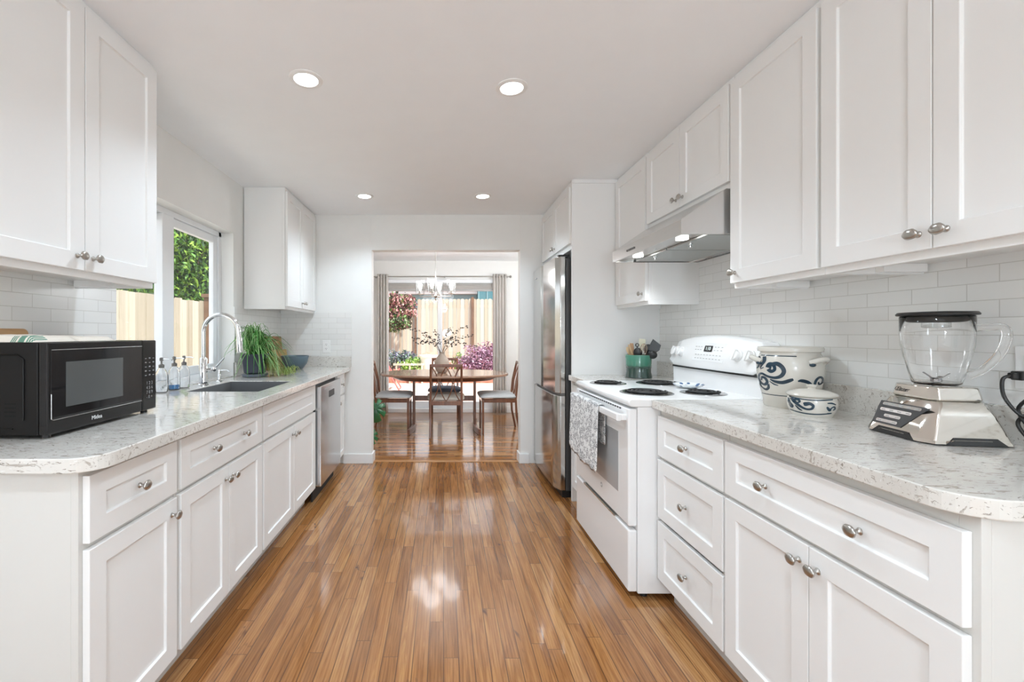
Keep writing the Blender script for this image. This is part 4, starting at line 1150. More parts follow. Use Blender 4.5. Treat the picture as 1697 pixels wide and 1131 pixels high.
    for i in range(1, len(P)-2):
        for j in range(5):
            u = j/5; a, b, c, d = P[i-1], P[i], P[i+1], P[i+2]; out.append(.5*((2*b)+(c-a)*u+(2*a-5*b+4*c-d)*u*u+(3*b-a-3*c+d)*u**3))
    out.append(P[-2])
    build('jar_handle', MB().tube(out, .0075, 12, flat=1.3), GLASS, th, parent=jar, smooth=60)
    m = MB()
    for k in range(4):
        a = PI/2*k+.4; dx, dy = math.cos(a), math.sin(a)
        m.bar((cx+dx*.004, cy+dy*.004, ZR+.166), (cx+dx*.027, cy+dy*.027, ZR+.170+(.016 if k % 2 else .004)), .009, .0015)
    m.lathe([(.012, ZR+.1605), (.012, ZR+.168), (.004, ZR+.172)], (cx, cy, 0), 12)
    build('blade', m, M('blade steel', (.35, .35, .36), .2, 1.0), th, parent=jar)
    z = ZR+.351
    build('lid', MB().lathe([(.066, z-.022), (.070, z-.018), (.0705, z), (.082, z+.001), (.083, z+.005), (.079, z+.010), (.04, z+.012), (.001, z+.012)], (cx, cy, 0), 48), M('black rubber lid', (.015, .015, .015), .4), th, smooth=35)
    build('lid_cap', MB().lathe([(.030, z-.040), (.030, z-.0225), (.001, z-.0225)], (cx, cy, 0), 32), THING_GLASS, th, smooth=35)
    return R
blender_machine()

def cord():
    th = thing('power_cord', 'thick black power cord hanging from the outlet in loops behind the blender', 'cord', (1.53, 1.10, ZR))
    px, py, pz = XRW-.009, 1.155, 1.105
    build('plug', MB().box(px-.04, py-.013, pz-.012, px, py+.013, pz+.012).box(px-.055, py-.008, pz-.008, px-.038, py+.008, pz+.008), BLACK, th, bevel=.003)
    pts = [(px-.05, py, pz)]
    base = Vector((px-.06, py+.012, pz-.012))
    ctl = [(px-.052, py+.002, pz), (px-.066, py+.008, pz-.012), (px-.062, py+.006, pz-.06), (px-.04, py-.015, pz-.105), (px-.03, py-.05, pz-.08), (px-.035, py-.035, pz-.05), (px-.035, py, pz-.09), (px-.03, py-.03, pz-.145), (px-.035, py-.055, pz-.12), (px-.035, py-.02, pz-.10), (px-.03, py+.004, pz-.13), (px-.03, py-.03, ZR+.012), (px-.035, py-.07, ZR+.006), (px-.06, py-.09, ZR+.006)]
    P = [Vector(c) for c in [ctl[0]]+ctl+[ctl[-1]]]; out = []
    for i in range(1, len(P)-2):
        for j in range(6):
            u = j/6; a, b, c, d = P[i-1], P[i], P[i+1], P[i+2]; out.append(.5*((2*b)+(c-a)*u+(2*a-5*b+4*c-d)*u*u+(3*b-a-3*c+d)*u**3))
    out.append(P[-2])
    build('cable', MB().tube(out, .0042, 8), BLACK, th, smooth=60)
cord()

# ------------------------------------------------------------------ utensil crock and utensils
UX, UY = 1.325, 2.965
def utensils():
    th = thing('utensil_crock', 'two-tone green ceramic crock full of cooking utensils beside the range', 'crock', (UX, UY, ZR))
    n = N('dipped green glaze'); x, y, z = n.sep(n.obj())
    n.link(n.ramp(n.math('DIVIDE', z, .16), [(.0, (.02, .045, .035)), (.45, (.025, .06, .045)), (.55, (.04, .17, .11)), (.95, (.07, .25, .17)), (1, (.3, .42, .3))]), n.p.inputs['Base Color'])
    n.p.inputs['Roughness'].default_value = .15; n.p.inputs['Coat Weight'].default_value = .6
    z = ZR
    prof = [(.080, z), (.085, z+.004), (.084, z+.012), (.078, z+.04), (.078, z+.066), (.0815, z+.070), (.079, z+.075), (.082, z+.082), (.080, z+.087), (.086, z+.148), (.087, z+.155), (.083, z+.156), (.078, z+.14), (.073, z+.02), (.001, z+.012)]
    build('crock', MB().lathe(prof, (UX, UY, 0), 44), n.m, th, smooth=40)
    blk = M('black nylon', (.018, .018, .018), .35)
    g = 'utensils standing in the green crock'
    t, r = cam_frame(UX, UY)
    def stick(name, label, cat, dx, dy, lx, ly, L, mat, head):
        b = Vector((UX, UY, ZR+.016))+r*dx+t*dy; d = (Vector((0, 0, 1))+r*lx+t*ly).normalized()
        o = thing(name, label, cat, tuple(b), g)
        tip = b+d*L
        build('handle', MB().tube([b, b+d*L*.5, tip], [.0055, .005, .0045], 8), mat, o, smooth=60)
        z_ = d; x_ = (r-z_*r.dot(z_)).normalized(); y_ = z_.cross(x_)
        mm = Matrix(((x_.x, y_.x, z_.x), (x_.y, y_.y, z_.y), (x_.z, y_.z, z_.z)))
        head(o, tip, mm, mat)
    def spoon(rx, rz, th_=.006):
        def f(o, tip, mm, mat): build('head', MB().ellipsoid(tip+mm @ Vector((0, 0, rz*.8)), (rx, th_, rz), 20, 12, mm), mat, o, smooth=60)
        return f
    def flat(poly, th_=.005, holes=None):
        def f(o, tip, mm, mat):
            K = len(poly); vs = [tip+mm @ Vector((a, -th_/2, b)) for a, b in poly]+[tip+mm @ Vector((a, th_/2, b)) for a, b in poly]
            build('head', MB().add(vs, [list(range(K)), list(range(K, 2*K))]+[(i, (i+1) % K, K+(i+1) % K, K+i) for i in range(K)]), mat, o, bevel=.0015)
        return f
    stick('wooden_spoon', 'wooden spoon leaning furthest left in the green crock', 'utensil', .01, -.01, -.42, 0, .15, UTWOOD, spoon(.016, .033))
    stick('wooden_spatula', 'flat wooden spatula leaning left in the green crock', 'utensil', .01, .01, -.30, .05, .155, UTWOOD, flat([(-.009, -.01), (.009, -.01), (.018, .06), (-.014, .066)]))
    stick('wooden_spatula', 'darker wooden scraper between the pale spatula and black spoon', 'utensil', .0, .02, -.20, .03, .165, wood('darker utensil wood', (.25, .13, .06), (.4, .24, .12), 2), flat([(-.007, -.01), (.007, -.01), (.011, .055), (-.011, .06)]))
    stick('serving_spoon', 'round black nylon spoon at the left of the green crock', 'utensil', .0, .03, -.03, .08, .13, blk, spoon(.027, .033, .009))
    stick('spatula', 'cream silicone spatula at the back of the green crock', 'utensil', .01, -.04, .06, -.06, .19, M('cream silicone', (.72, .69, .53), .5), flat([(-.02, 0), (.02, 0), (.022, .055), (-.022, .058)], .007))
    def ring(o, tip, mm, mat):
        pts = [tip+mm @ Vector((.010*math.sin(2*PI*i/14), 0, .010-.010*math.cos(2*PI*i/14))) for i in range(15)]
        build('head', MB().tube(pts, .003, 8, cap=False), mat, o, smooth=60)
    stick('skimmer', 'black utensil with a hanging ring at the centre of the green crock', 'utensil', .0, -.02, -.04, -.03, .195, blk, ring)
    def whisk(o, tip, mm, mat):
        m = MB()
        for k in range(5):
            a = PI*k/5; pts = []
            for i in range(13):
                s_ = i/12; rr = .024*math.sin(PI*s_)**.8 if 0 < s_ < 1 else 0; zz = .085*math.sin(PI*min(s_, 1-s_))
                sg = 1 if s_ < .5 else -1
                ang = 2*PI*s_
                pts.append(tip+mm @ Vector((.022*math.sin(ang)*math.cos(a), .022*math.sin(ang)*math.sin(a), .045-.045*math.cos(ang))))
            m.tube(pts, .0012, 6)
        build('head', m, M('whisk wire', (.5, .36, .28), .2, 1.0), o, smooth=60)
    stick('whisk', 'wire whisk standing in the middle of the green crock', 'utensil', .01, .03, .12, .1, .13, CHROME, whisk)
    stick('ladle', 'black nylon ladle at the right front of the green crock', 'utensil', .02, .03, .45, .1, .135, blk, spoon(.030, .028, .016))
    stick('slotted_turner', 'large black angular turner leaning right in the green crock', 'utensil', .02, -.01, .42, -.05, .17, blk, flat([(-.012, -.01), (.012, -.01), (.034, .03), (.030, .065), (-.032, .085), (-.034, .02)], .003))
    stick('serving_spoon', 'black nylon slotted spoon behind the turner in the green crock', 'utensil', .02, -.03, .22, .0, .155, blk, spoon(.028, .034, .008))
utensils()

# spoon rest
def spoon_rest():
    x, y, z = 1.345, 2.395, .9185
    n = N('blue and white pottery'); v = n.obj()
    vo = n.node('ShaderNodeTexVoronoi'); n.link(v, vo.inputs['Vector']); vo.inputs['Scale'].default_value = 34
    n.link(n.mix(n.ramp(vo.outputs['Distance'], [(.32, (1, 1, 1)), (.42, (0, 0, 0))]), (.78, .81, .82), (.06, .13, .28)), n.p.inputs['Base Color']); n.p.inputs['Roughness'].default_value = .15
    th = thing('spoon_rest', 'small blue and white patterned dish on the cooktop', 'dish', (x, y, z))
    build('dish', MB().lathe([(.035, z), (.04, z+.001), (.068, z+.012), (.078, z+.021), (.076, z+.0225), (.064, z+.015), (.038, z+.006), (.001, z+.005)], (x, y, 0), 36), n.m, th, smooth=50)
spoon_rest()

# ------------------------------------------------------------------ recessed lights
LE = M('lit lamp diffuser', (1, 1, 1), .5, emit=(1, .985, .95), estr=9)
def recessed(x, y, label, first=[None]):
    z = CZ
    if first[0] is None:
        th = thing('recessed_light', label, 'ceiling light', (x, y, z), 'recessed ceiling lights')
        build('trim_ring', MB().lathe([(.072, z), (.072, z-.003), (.066, z-.006), (.052, z-.006), (.050, z-.003), (.050, z)], (x, y, 0), 36, cap0=False, cap1=False), TRIM, th, smooth=40)
        build('diffuser', MB().lathe([(.001, z-.003), (.0495, z-.003), (.0495, z-.0005), (.001, z-.0005)], (x, y, 0), 32), LE, th)
        first[0] = th
        th_ = th
    else:
        th_ = copy_tree(first[0]); th_.location = (x, y, z); th_['label'] = label; th_['_o'] = [x, y, z]
    l = bpy.data.lights.new('recessed lamp', 'SPOT'); l.energy = LAMP_W*5.2; l.spot_size = math.radians(135); l.spot_blend = .7; l.shadow_soft_size = .06; l.color = (.745, .88, 1.0)
    lo = bpy.data.objects.new('lamp', l); C.objects.link(lo); lo.location = (x, y, z-.012)
for (x, y, lab) in ((-.602, 1.91, 'recessed ceiling light at the left nearest the viewer'), (.309, 1.976, 'recessed ceiling light at the right nearest the viewer'),
                    (-.64, 3.536, 'recessed ceiling light at the left near the opening'), (.318, 3.536, 'recessed ceiling light at the right near the opening'),
                    (-.60, .30, 'added unseen recessed fill light at the left above the viewpoint'), (.31, .30, 'added unseen recessed fill light at the right above the viewpoint')):  # last two are added as unseen fill lights
    recessed(x, y, lab)

# added fill light: unseen flush ceiling fitting behind the viewpoint
def flush(x, y, label):
    th = thing('fill_ceiling_lamp', label, 'ceiling light', (x, y, CZ))
    build('base', MB().lathe([(.19, CZ), (.19, CZ-.02), (.17, CZ-.03)], (x, y, 0), 36), TRIM, th, smooth=40)
    build('globe', MB().lathe([(.16, CZ-.03), (.155, CZ-.06), (.12, CZ-.085), (.05, CZ-.10), (.001, CZ-.102)], (x, y, 0), 36), M('opal glass', (1, 1, 1), .4, emit=(1, .98, .94), estr=6), th, smooth=60)
    l = bpy.data.lights.new('flush fill lamp', 'POINT'); l.energy = 14; l.shadow_soft_size = .15; l.color = (.745, .88, 1.0)
    lo = bpy.data.objects.new('lamp', l); C.objects.link(lo); lo.location = (x, y, CZ-.26)
flush(0, -1.2, 'round flush ceiling fill light added unseen behind the viewpoint')

def fill_globe_lamp():  # added fill light, stands unseen behind the viewpoint
    x, y, z = .12, -1.95, 0
    th = thing('fill_floor_lamp', 'low globe fill lamp added unseen behind the viewpoint', 'lamp', (x, y, z))
    build('base', MB().lathe([(.13, 0), (.13, .015), (.02, .03)], (x, y, 0), 32), NICK, th, smooth=40)
    build('pole', MB().tube([(x, y, .02), (x, y, .78)], .010, 12), NICK, th)
    build('globe', MB().ellipsoid((x, y, .90), (.14, .14, .14), 32, 20), M('opal globe', (1, 1, 1), .4, emit=(.95, .98, 1), estr=4), th, smooth=80)
    l = bpy.data.lights.new('globe fill light', 'POINT'); l.energy = GLOBE_FILL_W; l.shadow_soft_size = .15; l.color = (.76, .89, 1.0)
    lo = bpy.data.objects.new('lamp', l); C.objects.link(lo); lo.location = (x, y-.0, 1.22)
fill_globe_lamp()

# ------------------------------------------------------------------ dining room
def dining_table():
    cx, cy, zt = .01, 5.56, .72
    th = thing('dining_table', 'oval dark wood dining table on two curved trestle feet', 'table', (cx, cy, 0))
    def sup(a, b, n=64, e=2.3):
        return [(cx+a*abs(math.cos(t))**(2/e)*(1 if math.cos(t) >= 0 else -1), cy+b*abs(math.sin(t))**(2/e)*(1 if math.sin(t) >= 0 else -1)) for t in [2*PI*i/n for i in range(n)]]
    build('table_top', MB().prism(sup(.81, .5), zt-.028, zt), WALNUTX, th, bevel=.007, seg=3, smooth=30)
    # apron follows the oval, tapering inwards
    m = MB(); a = sup(.72, .42); b = sup(.60, .34); K = len(a)
    m.add([(x, y, zt-.0285) for x, y in a]+[(x, y, zt-.085) for x, y in b], [list(range(K)), list(range(K, 2*K))]+[(i, (i+1) % K, K+(i+1) % K, K+i) for i in range(K)])
    build('apron', m, WALNUT, th, smooth=30)
    for s in (-1, 1):
        px = cx+s*.385
        build('leg', MB().box(px-.016, cy-.045, .07, px+.016, cy+.045, zt-.0855), WALNUT, th, bevel=.004)
        pl = []; n = 14
        for i in range(n+1):
            u = -1+2*i/n; pl.append((px+s*(.045*u*u)-.022*(1-.35*abs(u)), cy+.36*u))
        for i in range(n+1):
            u = 1-2*i/n; pl.append((px+s*(.045*u*u)+.022*(1-.35*abs(u)), cy+.36*u))
        build('foot', MB().prism(pl, 0, .0695), WALNUT, th, bevel=.006, smooth=40)
    build('stretcher', MB().box(cx-.3685, cy-.014, .36, cx+.3685, cy+.014, .425), WALNUT, th, bevel=.003)
dining_table()

def make_chair(label, fabric):
    th = thing('dining_chair', label, 'chair', (0, 0, 0), 'dark wood dining chairs round the table')
    # faces +y; seat centre at origin
    W2, D2 = .205, .21
    for s in (-1, 1):
        build('leg', MB().bar((s*(W2-.012), D2-.02, 0), (s*(W2-.004), D2-.02, .40), .026, .030), WALNUT, th, bevel=.004)
        m = MB(); pts = [(s*.185, -D2-.055, 0), (s*.183, -D2-.01, .22), (s*.182, -D2, .42), (s*.180, -D2-.02, .62), (s*.178, -D2-.075, .855)]
        for a, b in zip(pts, pts[1:]): m.bar(a, (b[0], b[1], b[2]+.002), .026, .024, (0, 1, 0))
        build('back_post', m, WALNUT, th, bevel=.003)
    build('seat_rail', MB().box(-W2+.01, D2-.035, .375, W2-.01, D2-.005, .425).box(-.18, -D2-.008, .375, .18, -D2+.012, .425).box(-.196, -D2, .375, -.172, D2-.03, .425).box(.172, -D2, .375, .196, D2-.03, .425), WALNUT, th, bevel=.003)
    build('top_rail', MB().bar((-.19, -D2-.073, .845), (.19, -D2-.073, .845), .022, .036), WALNUT, th, bevel=.006)
    # cushion: puffy trapezoid
    n = 12; vs = []; fs = []
    for i in range(n+1):
        for j in range(n+1):
            u, v = -1+2*i/n, -1+2*j/n
            wid = .225+.01*v; e = max(abs(u), abs(v)); puff = (1-e**6)
            vs.append((u*wid*(1-.06*abs(v)**6), v*.225*(1-.05*abs(u)**6)+.008, .455+.030*puff*(1-.25*(u*u+v*v)*.5)))
    K = (n+1)**2
    vs += [(x, y, .4265+.012*max(abs(-1+2*(k//(n+1))/n), abs(-1+2*(k % (n+1))/n))**4) for k, (x, y, z) in enumerate(vs)]
    for i in range(n):
        for j in range(n):
            a = i*(n+1)+j; fs += [(a, a+1, a+n+2, a+n+1), (K+a, K+a+n+1, K+a+n+2, K+a+1)]
    for i in range(n):
        for j in (0, n): a = i*(n+1)+j; fs.append((a, a+n+1, K+a+n+1, K+a)); a = j*(n+1)+i; fs.append((a, a+1, K+a+1, K+a))
    build('cushion', MB().add(vs, fs), fabric, th, smooth=70)
    for cxx in (-.082, .082):
        for s in (-1, 1):
            m = MB(); pts = []
            for i in range(15):
                t = i/14; z = .42+.415*t
                x = cxx+s*(.009+.078*(2*t-1)**2*(1 if t > .5 else .95))
                y = -D2 - (.0 if z < .42 else .0)
                if z > .42: y = -D2-.02*min(1, (z-.42)/.2)-.055*max(0, (z-.62)/.235)
                pts.append((x, y, z))
            m.tube(pts, .0068, 6)
            build('back_slat', m, WALNUT, th, smooth=50)
    return th
GREYF = M('pale grey seat fabric', (.58, .60, .61), .9, bump=.2, bscale=300); BEIGEF = M('oatmeal seat fabric', (.52, .48, .42), .9, bump=.2, bscale=300)
BLUEF = M('slate blue seat fabric', (.16, .19, .25), .9, bump=.2, bscale=300)
ch0 = make_chair('dark wood dining chair seen from behind at the near side of the table', BEIGEF)
place(ch0, (.03, 5.32, 0), 0)
def recolour(root, mat):
    for c in root.children:
        if c.name.startswith('cushion'):
            c.data = c.data.copy(); c.data.materials.clear(); c.data.materials.append(mat)
for (lab, mat, loc, rz) in (('dark wood dining chair at the left end of the table with a pale seat', GREYF, (-.62, 5.50, 0), -PI/2),
                            ('dark wood dining chair at the right end of the table with a pale seat', GREYF, (.67, 5.50, 0), PI/2),
                            ('dark wood dining chair with a slate blue seat on the garden side', BLUEF, (.02, 6.04, 0), PI)):
    c = copy_tree(ch0); place(c, loc, rz); c['label'] = lab; recolour(c, mat)

def vase():
    x, y, z = -.02, 5.52, .7205
    th = thing('vase', 'round stoneware vase on the dining table', 'vase', (x, y, z))
    build('vase', MB().lathe([(.045, z), (.055, z+.004), (.085, z+.05), (.097, z+.10), (.09, z+.15), (.06, z+.20), (.034, z+.235), (.032, z+.25), (.037, z+.262), (.030, z+.262), (.026, z+.24), (.001, z+.20)], (x, y, 0), 40), M('speckled clay', (.42, .35, .29), .6, var=.15), th, smooth=50)
    rnd = random.Random(11)
    sp = [(-.40, .30, .17), (-.36, .16, .05), (-.24, .22, -.08), (.12, .30, .1), (.30, .32, 0), (.38, .20, .06), (.42, .06, -.05), (.18, .18, -.1), (-.10, .26, .02), (-.3, .10, -.1)]
    br = thing('berry_branches', 'spreading dark berry branches standing in the vase', 'branches', (x, y, z+.201))
    for (dx, dz, dy) in sp:
        p0 = Vector((x+rnd.uniform(-.012, .012), y+rnd.uniform(-.012, .012), z+.215)); p3 = Vector((x+dx, y+dy, z+.262+dz))
        pts = []
        for i in range(9):
            t = i/8; q = p0.lerp(p3, t); q.z += .10*math.sin(PI*t)*(.6 if dz > .15 else 1.0); q.x = p0.x+(p3.x-p0.x)*(t**1.35); q.y += .012*math.sin(7*t+dx*9); pts.append(q)
        m = MB().mat(0).tube(pts, [.0025-.0018*i/8 for i in range(9)], 5)
        m.mat(1)
        for i in range(3, 9):
            for k in range(4):
                c = pts[i]+Vector((rnd.uniform(-.022, .022), rnd.uniform(-.022, .022), rnd.uniform(-.022, .022))); r_ = rnd.uniform(.004, .009)
                m.ellipsoid(c, (r_*1.4, r_, r_), 7, 5)
        build('branch', m, [M('twig', (.10, .07, .05), .8), M('dark leaves', (.035, .03, .03), .7)], br, smooth=60)
vase()

def chandelier():
    x, y = -.095, 5.30; zh = 1.665
    th = thing('chandelier', 'nickel chandelier with glass cylinder shades above the dining table', 'chandelier', (x, y, CZ))
    build('canopy', MB().lathe([(.06, CZ), (.06, CZ-.012), (.015, CZ-.03)], (x, y, 0), 24), NICK, th, smooth=40)
    build('rod', MB().tube([(x, y, CZ-.02), (x, y, zh+.02)], .0055, 10), M('satin nickel light', (.62, .61, .59), .3, 1.0), th)
    build('hub', MB().lathe([(.004, zh-.045), (.010, zh-.035), (.006, zh-.02), (.018, zh-.005), (.022, zh+.01), (.010, zh+.03), (.006, zh+.06)], (x, y, 0), 20), NICK, th, smooth=40)
    for k in range(4):
        a = math.radians(168+90*k); dx, dy = math.cos(a), math.sin(a); R = .195; px, py = x+dx*R, y+dy*R
        arm = build('arm', MB().tube([(x+dx*.015, y+dy*.015, zh), (x+dx*(R-.02), y+dy*(R-.02), zh), (px, py, zh+.004), (px, py, zh+.03)], .0055, 8).lathe([(.02, zh+.03), (.036, zh+.034), (.036, zh+.040), (.016, zh+.042), (.013, zh+.075), (.001, zh+.076)], (px, py, 0), 20), NICK, th, smooth=40)
        sh = build('shade', MB().lathe([(.050, zh+.041), (.053, zh+.044), (.053, zh+.20)], (px, py, 0), 32, cap0=False, cap1=False), clear_glass('seeded shade glass', (.94, .95, .95), 2.5), th, smooth=50)
        build('bulb', MB().lathe([(.012, zh+.077), (.015, zh+.09), (.028, zh+.125), (.024, zh+.155), (.008, zh+.17), (.001, zh+.171)], (px, py, 0), 16), M('lit bulb', (1, 1, 1), .5, emit=(1, .96, .9), estr=2.2), th, parent=sh, smooth=50)
        l = bpy.data.lights.new('bulb', 'POINT'); l.energy = 2.5; l.shadow_soft_size = .10; l.color = (.95, .97, 1)
        lo = bpy.data.objects.new('bulb_light', l); C.objects.link(lo); lo.location = (px, py, zh+.23)
chandelier()

def torchiere():  # added fill light for the dining room, hidden by the wall
    x, y, z = 1.50, 5.05, 0
    th = thing('fill_floor_lamp', 'tall torchiere fill lamp added unseen in the right corner of the dining room', 'lamp', (x, y, z))
    build('base', MB().lathe([(.14, 0), (.14, .015), (.02, .03)], (x, y, 0), 32), NICK, th, smooth=40)
    build('pole', MB().tube([(x, y, .02), (x, y, 1.52)], .010, 12), NICK, th)
    build('lamp_shade', MB().lathe([(.03, 1.52), (.10, 1.56), (.15, 1.64), (.146, 1.64), (.096, 1.565), (.001, 1.53)], (x, y, 0), 32), M('frosted shade', (.9, .9, .88), .4, emit=(1, .98, .95), estr=2), th, smooth=60)
    l = bpy.data.lights.new('torchiere fill light', 'POINT'); l.energy = 32; l.shadow_soft_size = .10; l.color = (.92, .96, 1.0)
    lo = bpy.data.objects.new('lamp', l); C.objects.link(lo); lo.location = (x, y, 1.78)
torchiere()

def curtains():
    fab = M('greige linen curtain', (.60, .575, .54), .9)
    rod = thing('curtain_rod', 'long thin metal curtain rod above the patio door', 'curtain rod', (0, 6.58, 2.075))
    build('rod', MB().tube([(-1.06, 6.58, 2.075), (1.0, 6.58, 2.075)], .008, 10), NICK, rod)
    for xx in (-1.07, 1.01): build('finial', MB().ellipsoid((xx, 6.58, 2.075), (.02, .02, .02)), NICK, rod, smooth=50)
    for xx in (-1.03, .02, .97): build('bracket', MB().box(xx-.008, 6.58, 2.066, xx+.008, YD, 2.084), NICK, rod)
    for (x0, x1, lab) in ((-1.00, -.835, 'bunched greige curtain at the left of the patio door'), (.745, .955, 'bunched greige curtain at the right of the patio door')):
        th = thing('curtain', lab, 'curtain', (ctr(x0, x1), 6.58, 0), 'grommet curtains at the patio door')
        nu, nv = 90, 14; vs = []; fs = []
        folds = 4 if x0 < 0 else 5
        for i in range(nu+1):
            u = i/nu
            for j in range(nv+1):
                v = j/nv; x = x0+(x1-x0)*u*(1+.0*v)+.006*math.sin(v*3+u*9)*v
                vs.append((x, 6.58+.022*math.cos(2*PI*folds*u)+.004*math.sin(u*5+v*2)*v, 2.115-2.10*v))
        for i in range(nu):
            for j in range(nv): a = i*(nv+1)+j; fs.append((a, a+1, a+nv+2, a+nv+1))
        build('panel', MB().add(vs, fs), fab, th, smooth=80, fix=False, solid=.003)
        for k in range(folds*2):
            u = (k+.5)/(folds*2); x = x0+(x1-x0)*u
            pts = [(x+.0, 6.58+.011*math.cos(2*PI*i/12), 2.075+.017*math.sin(2*PI*i/12)) for i in range(13)]
            build('grommet', MB().tube(pts, .0035, 6, cap=False), NICK, th)
curtains()

def blind():
    th = thing('window_blind', 'white cellular blind gathered at the top of the patio door', 'blind', (-.04, 6.64, 1.86))
    build('headrail', MB().box(sx0+.02, 6.615, 1.985, sx1-.02, 6.69, 2.035), VINYL, th, bevel=.003)
    m = MB()
    for i in range(7):
        z = 1.885+i*.0142; m.prism([(6.625, z), (6.655, z+.0065), (6.68, z), (6.655, z+.0138)], sx0+.02, sx1-.02, 'x')
    # prism axis x takes (a,b) as (y,z)
    build('cell_stack', m, M('white blind fabric', (.74, .74, .73), .8), th)
    build('bottom_rail', MB().box(sx0+.02, 6.625, 1.862, sx1-.02, 6.68, 1.884), M('grey rail', (.45, .45, .45), .5), th, bevel=.002)
blind()

def monstera():
    x, y = -1.10, 4.70
    th = thing('monstera_plant', 'monstera plant with dark split leaves peeking past the left edge of the opening', 'plant', (x, y, 0))
    build('pot', MB().lathe([(.10, 0), (.11, .005), (.135, .22), (.14, .24), (.13, .24), (.12, .2), (.001, .2)], (x, y, 0), 28), M('white pot', (.7, .7, .68), .4), th, smooth=40)
    lm = M('monstera leaf', (.02, .14, .045), .3, coat=.3, var=.35)
    def leaf(c, n_, up, size):
        c = Vector(c); n_ = Vector(n_).normalized(); up = Vector(up); up = (up-n_*up.dot(n_)).normalized(); sd = up.cross(n_)
        K = 72; rim = []
        for i in range(K):
            a = -PI+2*PI*i/K; r_ = size*(.80+.20*math.cos(a))*(1.0 if abs(a) < 2.9 else .45)
            if .45 < abs(a) < 2.5 and abs(math.sin(4.2*abs(a)+.4)) < .42: r_ *= .55
            rim.append(c-up*(r_*math.cos(a)*1.15-size*.1)+sd*r_*.95*math.sin(a)-n_*(.18*size*math.sin(a)**2))
        m = MB(); vs = [c]+rim; m.add(vs, [(0, 1+i, 1+(i+1) % K) for i in range(K)])
        return m
    for i, (lx, ly, lz, nx, ny, nz, s_) in enumerate(((-.700, 4.50, .44, .1, -1, .2, .135), (-.86, 4.62, .60, .2, -1, .5, .11), (-.735, 4.45, .17, .3, -1, .1, .09), (-1.0, 4.65, .75, .1, -.8, .6, .13), (-1.25, 4.6, .65, -.3, -.8, .5, .13), (-.95, 4.85, .62, .4, -.4, .8, .13))):
        tipb = Vector((lx, ly, lz))
        pts = [Vector((x, y, .2)).lerp(tipb, t)+Vector((0, 0, .18*math.sin(PI*t))) for t in [k/8 for k in range(9)]]
        st = build('stem', MB().tube(pts, .006, 6), M('plant stem', (.05, .15, .04), .5), th, smooth=60)
        build('leaf', leaf((lx, ly, lz), (nx, ny, nz), (0, 0, 1), s_), lm, th, parent=st, smooth=60, fix=False, solid=.001)
monstera()

# ------------------------------------------------------------------ garden
def gmat(name, a, b, sc=3, rough=.9):
    n = N(name); f = n.noise(n.obj(), sc, 4); n.link(n.ramp(f, [(.35, a), (.65, b)]), n.p.inputs['Base Color']); n.p.inputs['Roughness'].default_value = rough; return n.m
struct('floor_patio', MB().box(-8, YD+.15, -.2, 8, 11.2, -.06), gmat('rosy patio paving', (.58, .43, .37), (.68, .53, .46), 2), 'rosy paved patio outside the sliding door')
struct('floor_garden', MB().box(-12, 11.2, -.3, 12, 32, .06), gmat('red bark mulch', (.30, .12, .08), (.45, .22, .16), 9), 'raised garden bed covered with red bark')
struct('floor_side_yard', MB().box(-12, -6, -.3, XL-.15, YD+.15, -.11), gmat('pale side yard reflector', (.58, .57, .55), (.66, .65, .63), 3), 'pale side yard ground added as a reflector for the window')  # ground made pale to bounce sunlight up to the kitchen ceiling
struct('floor_right_yard', MB().box(XR+.16, -6, -.3, 12, YD+.15, -.1), gmat('right yard soil', (.25, .2, .15), (.35, .3, .22), 3), 'bare ground beside the house')

def fencewood(name, a, b):
    n = N(name); x, y, z = n.sep(n.obj())
    row = n.math('FLOOR', n.math('DIVIDE', n.math('ADD', x, y), .1405))
    wn1 = n.node('ShaderNodeTexWhiteNoise', noise_dimensions='1D'); n.link(row, wn1.inputs['W'])
    f = n.noise(n.scale(n.obj(), (30, 30, 1.2)), 1, 5, .6, 1)
    g = n.math('ADD', n.math('MULTIPLY', f, .5), n.math('MULTIPLY', wn1.outputs['Value'], .5))
    n.link(n.ramp(g, [(.25, a), (.7, b)]), n.p.inputs['Base Color']); n.p.inputs['Roughness'].default_value = .85
    return n.m
FW = fencewood('cedar fence boards', (.42, .37, .29), (.62, .57, .48)); FP = M('dark fence post', (.16, .09, .055), .8, var=.2)
def fence(label, along, fixed, a, b, z0, z1, posts, step=.1405, pz=.06):
    loc = ((a+b)/2, fixed, z0) if along == 'x' else (fixed, (a+b)/2, z0)
    th = thing('wooden_fence', label, 'fence', loc)
    m = MB(); rnd = random.Random(3); p = a
    while p < b-.01:
        zz = z1+rnd.uniform(-.012, .012); d = rnd.uniform(0, .006); q = min(p+step-.012, b); c_ = .03
        if along == 'x': m.prism([(p, z0), (q, z0), (q, zz-c_), (q-c_, zz), (p+c_, zz), (p, zz-c_)], fixed+d, fixed+d+.018, 'y')
        else: m.box(fixed-d, p, z0, fixed-d-.018, q, zz)
        p += step
    build('board_panel', m, FW, th)
    r = MB()
    for zz in (z0+.3, z1-.3):
        if along == 'x': r.box(a, fixed+.03, zz, b, fixed+.07, zz+.09)
        else: r.box(fixed-.03, a, zz, fixed-.07, b, zz+.09)
    build('rail', r, FW, th)
    for q, h_ in posts:
        if along == 'x': mm = MB().box(q-.05, fixed-.09, z0, q+.05, fixed-.005, z1+h_)
        else: mm = MB().box(fixed+.005, q-.06, z0, fixed+.10, q+.06, z1+h_).box(fixed-.02, q-.085, z1+h_, fixed+.125, q+.085, z1+h_+.05)
        build('post', mm, FP, th, bevel=.004)
    return th
fence('sunlit tall cedar fence across the back of the garden', 'x', 15.6, -.93, 7.2, .06, 2.45, [(1.035, .06), (4.0, .06)])
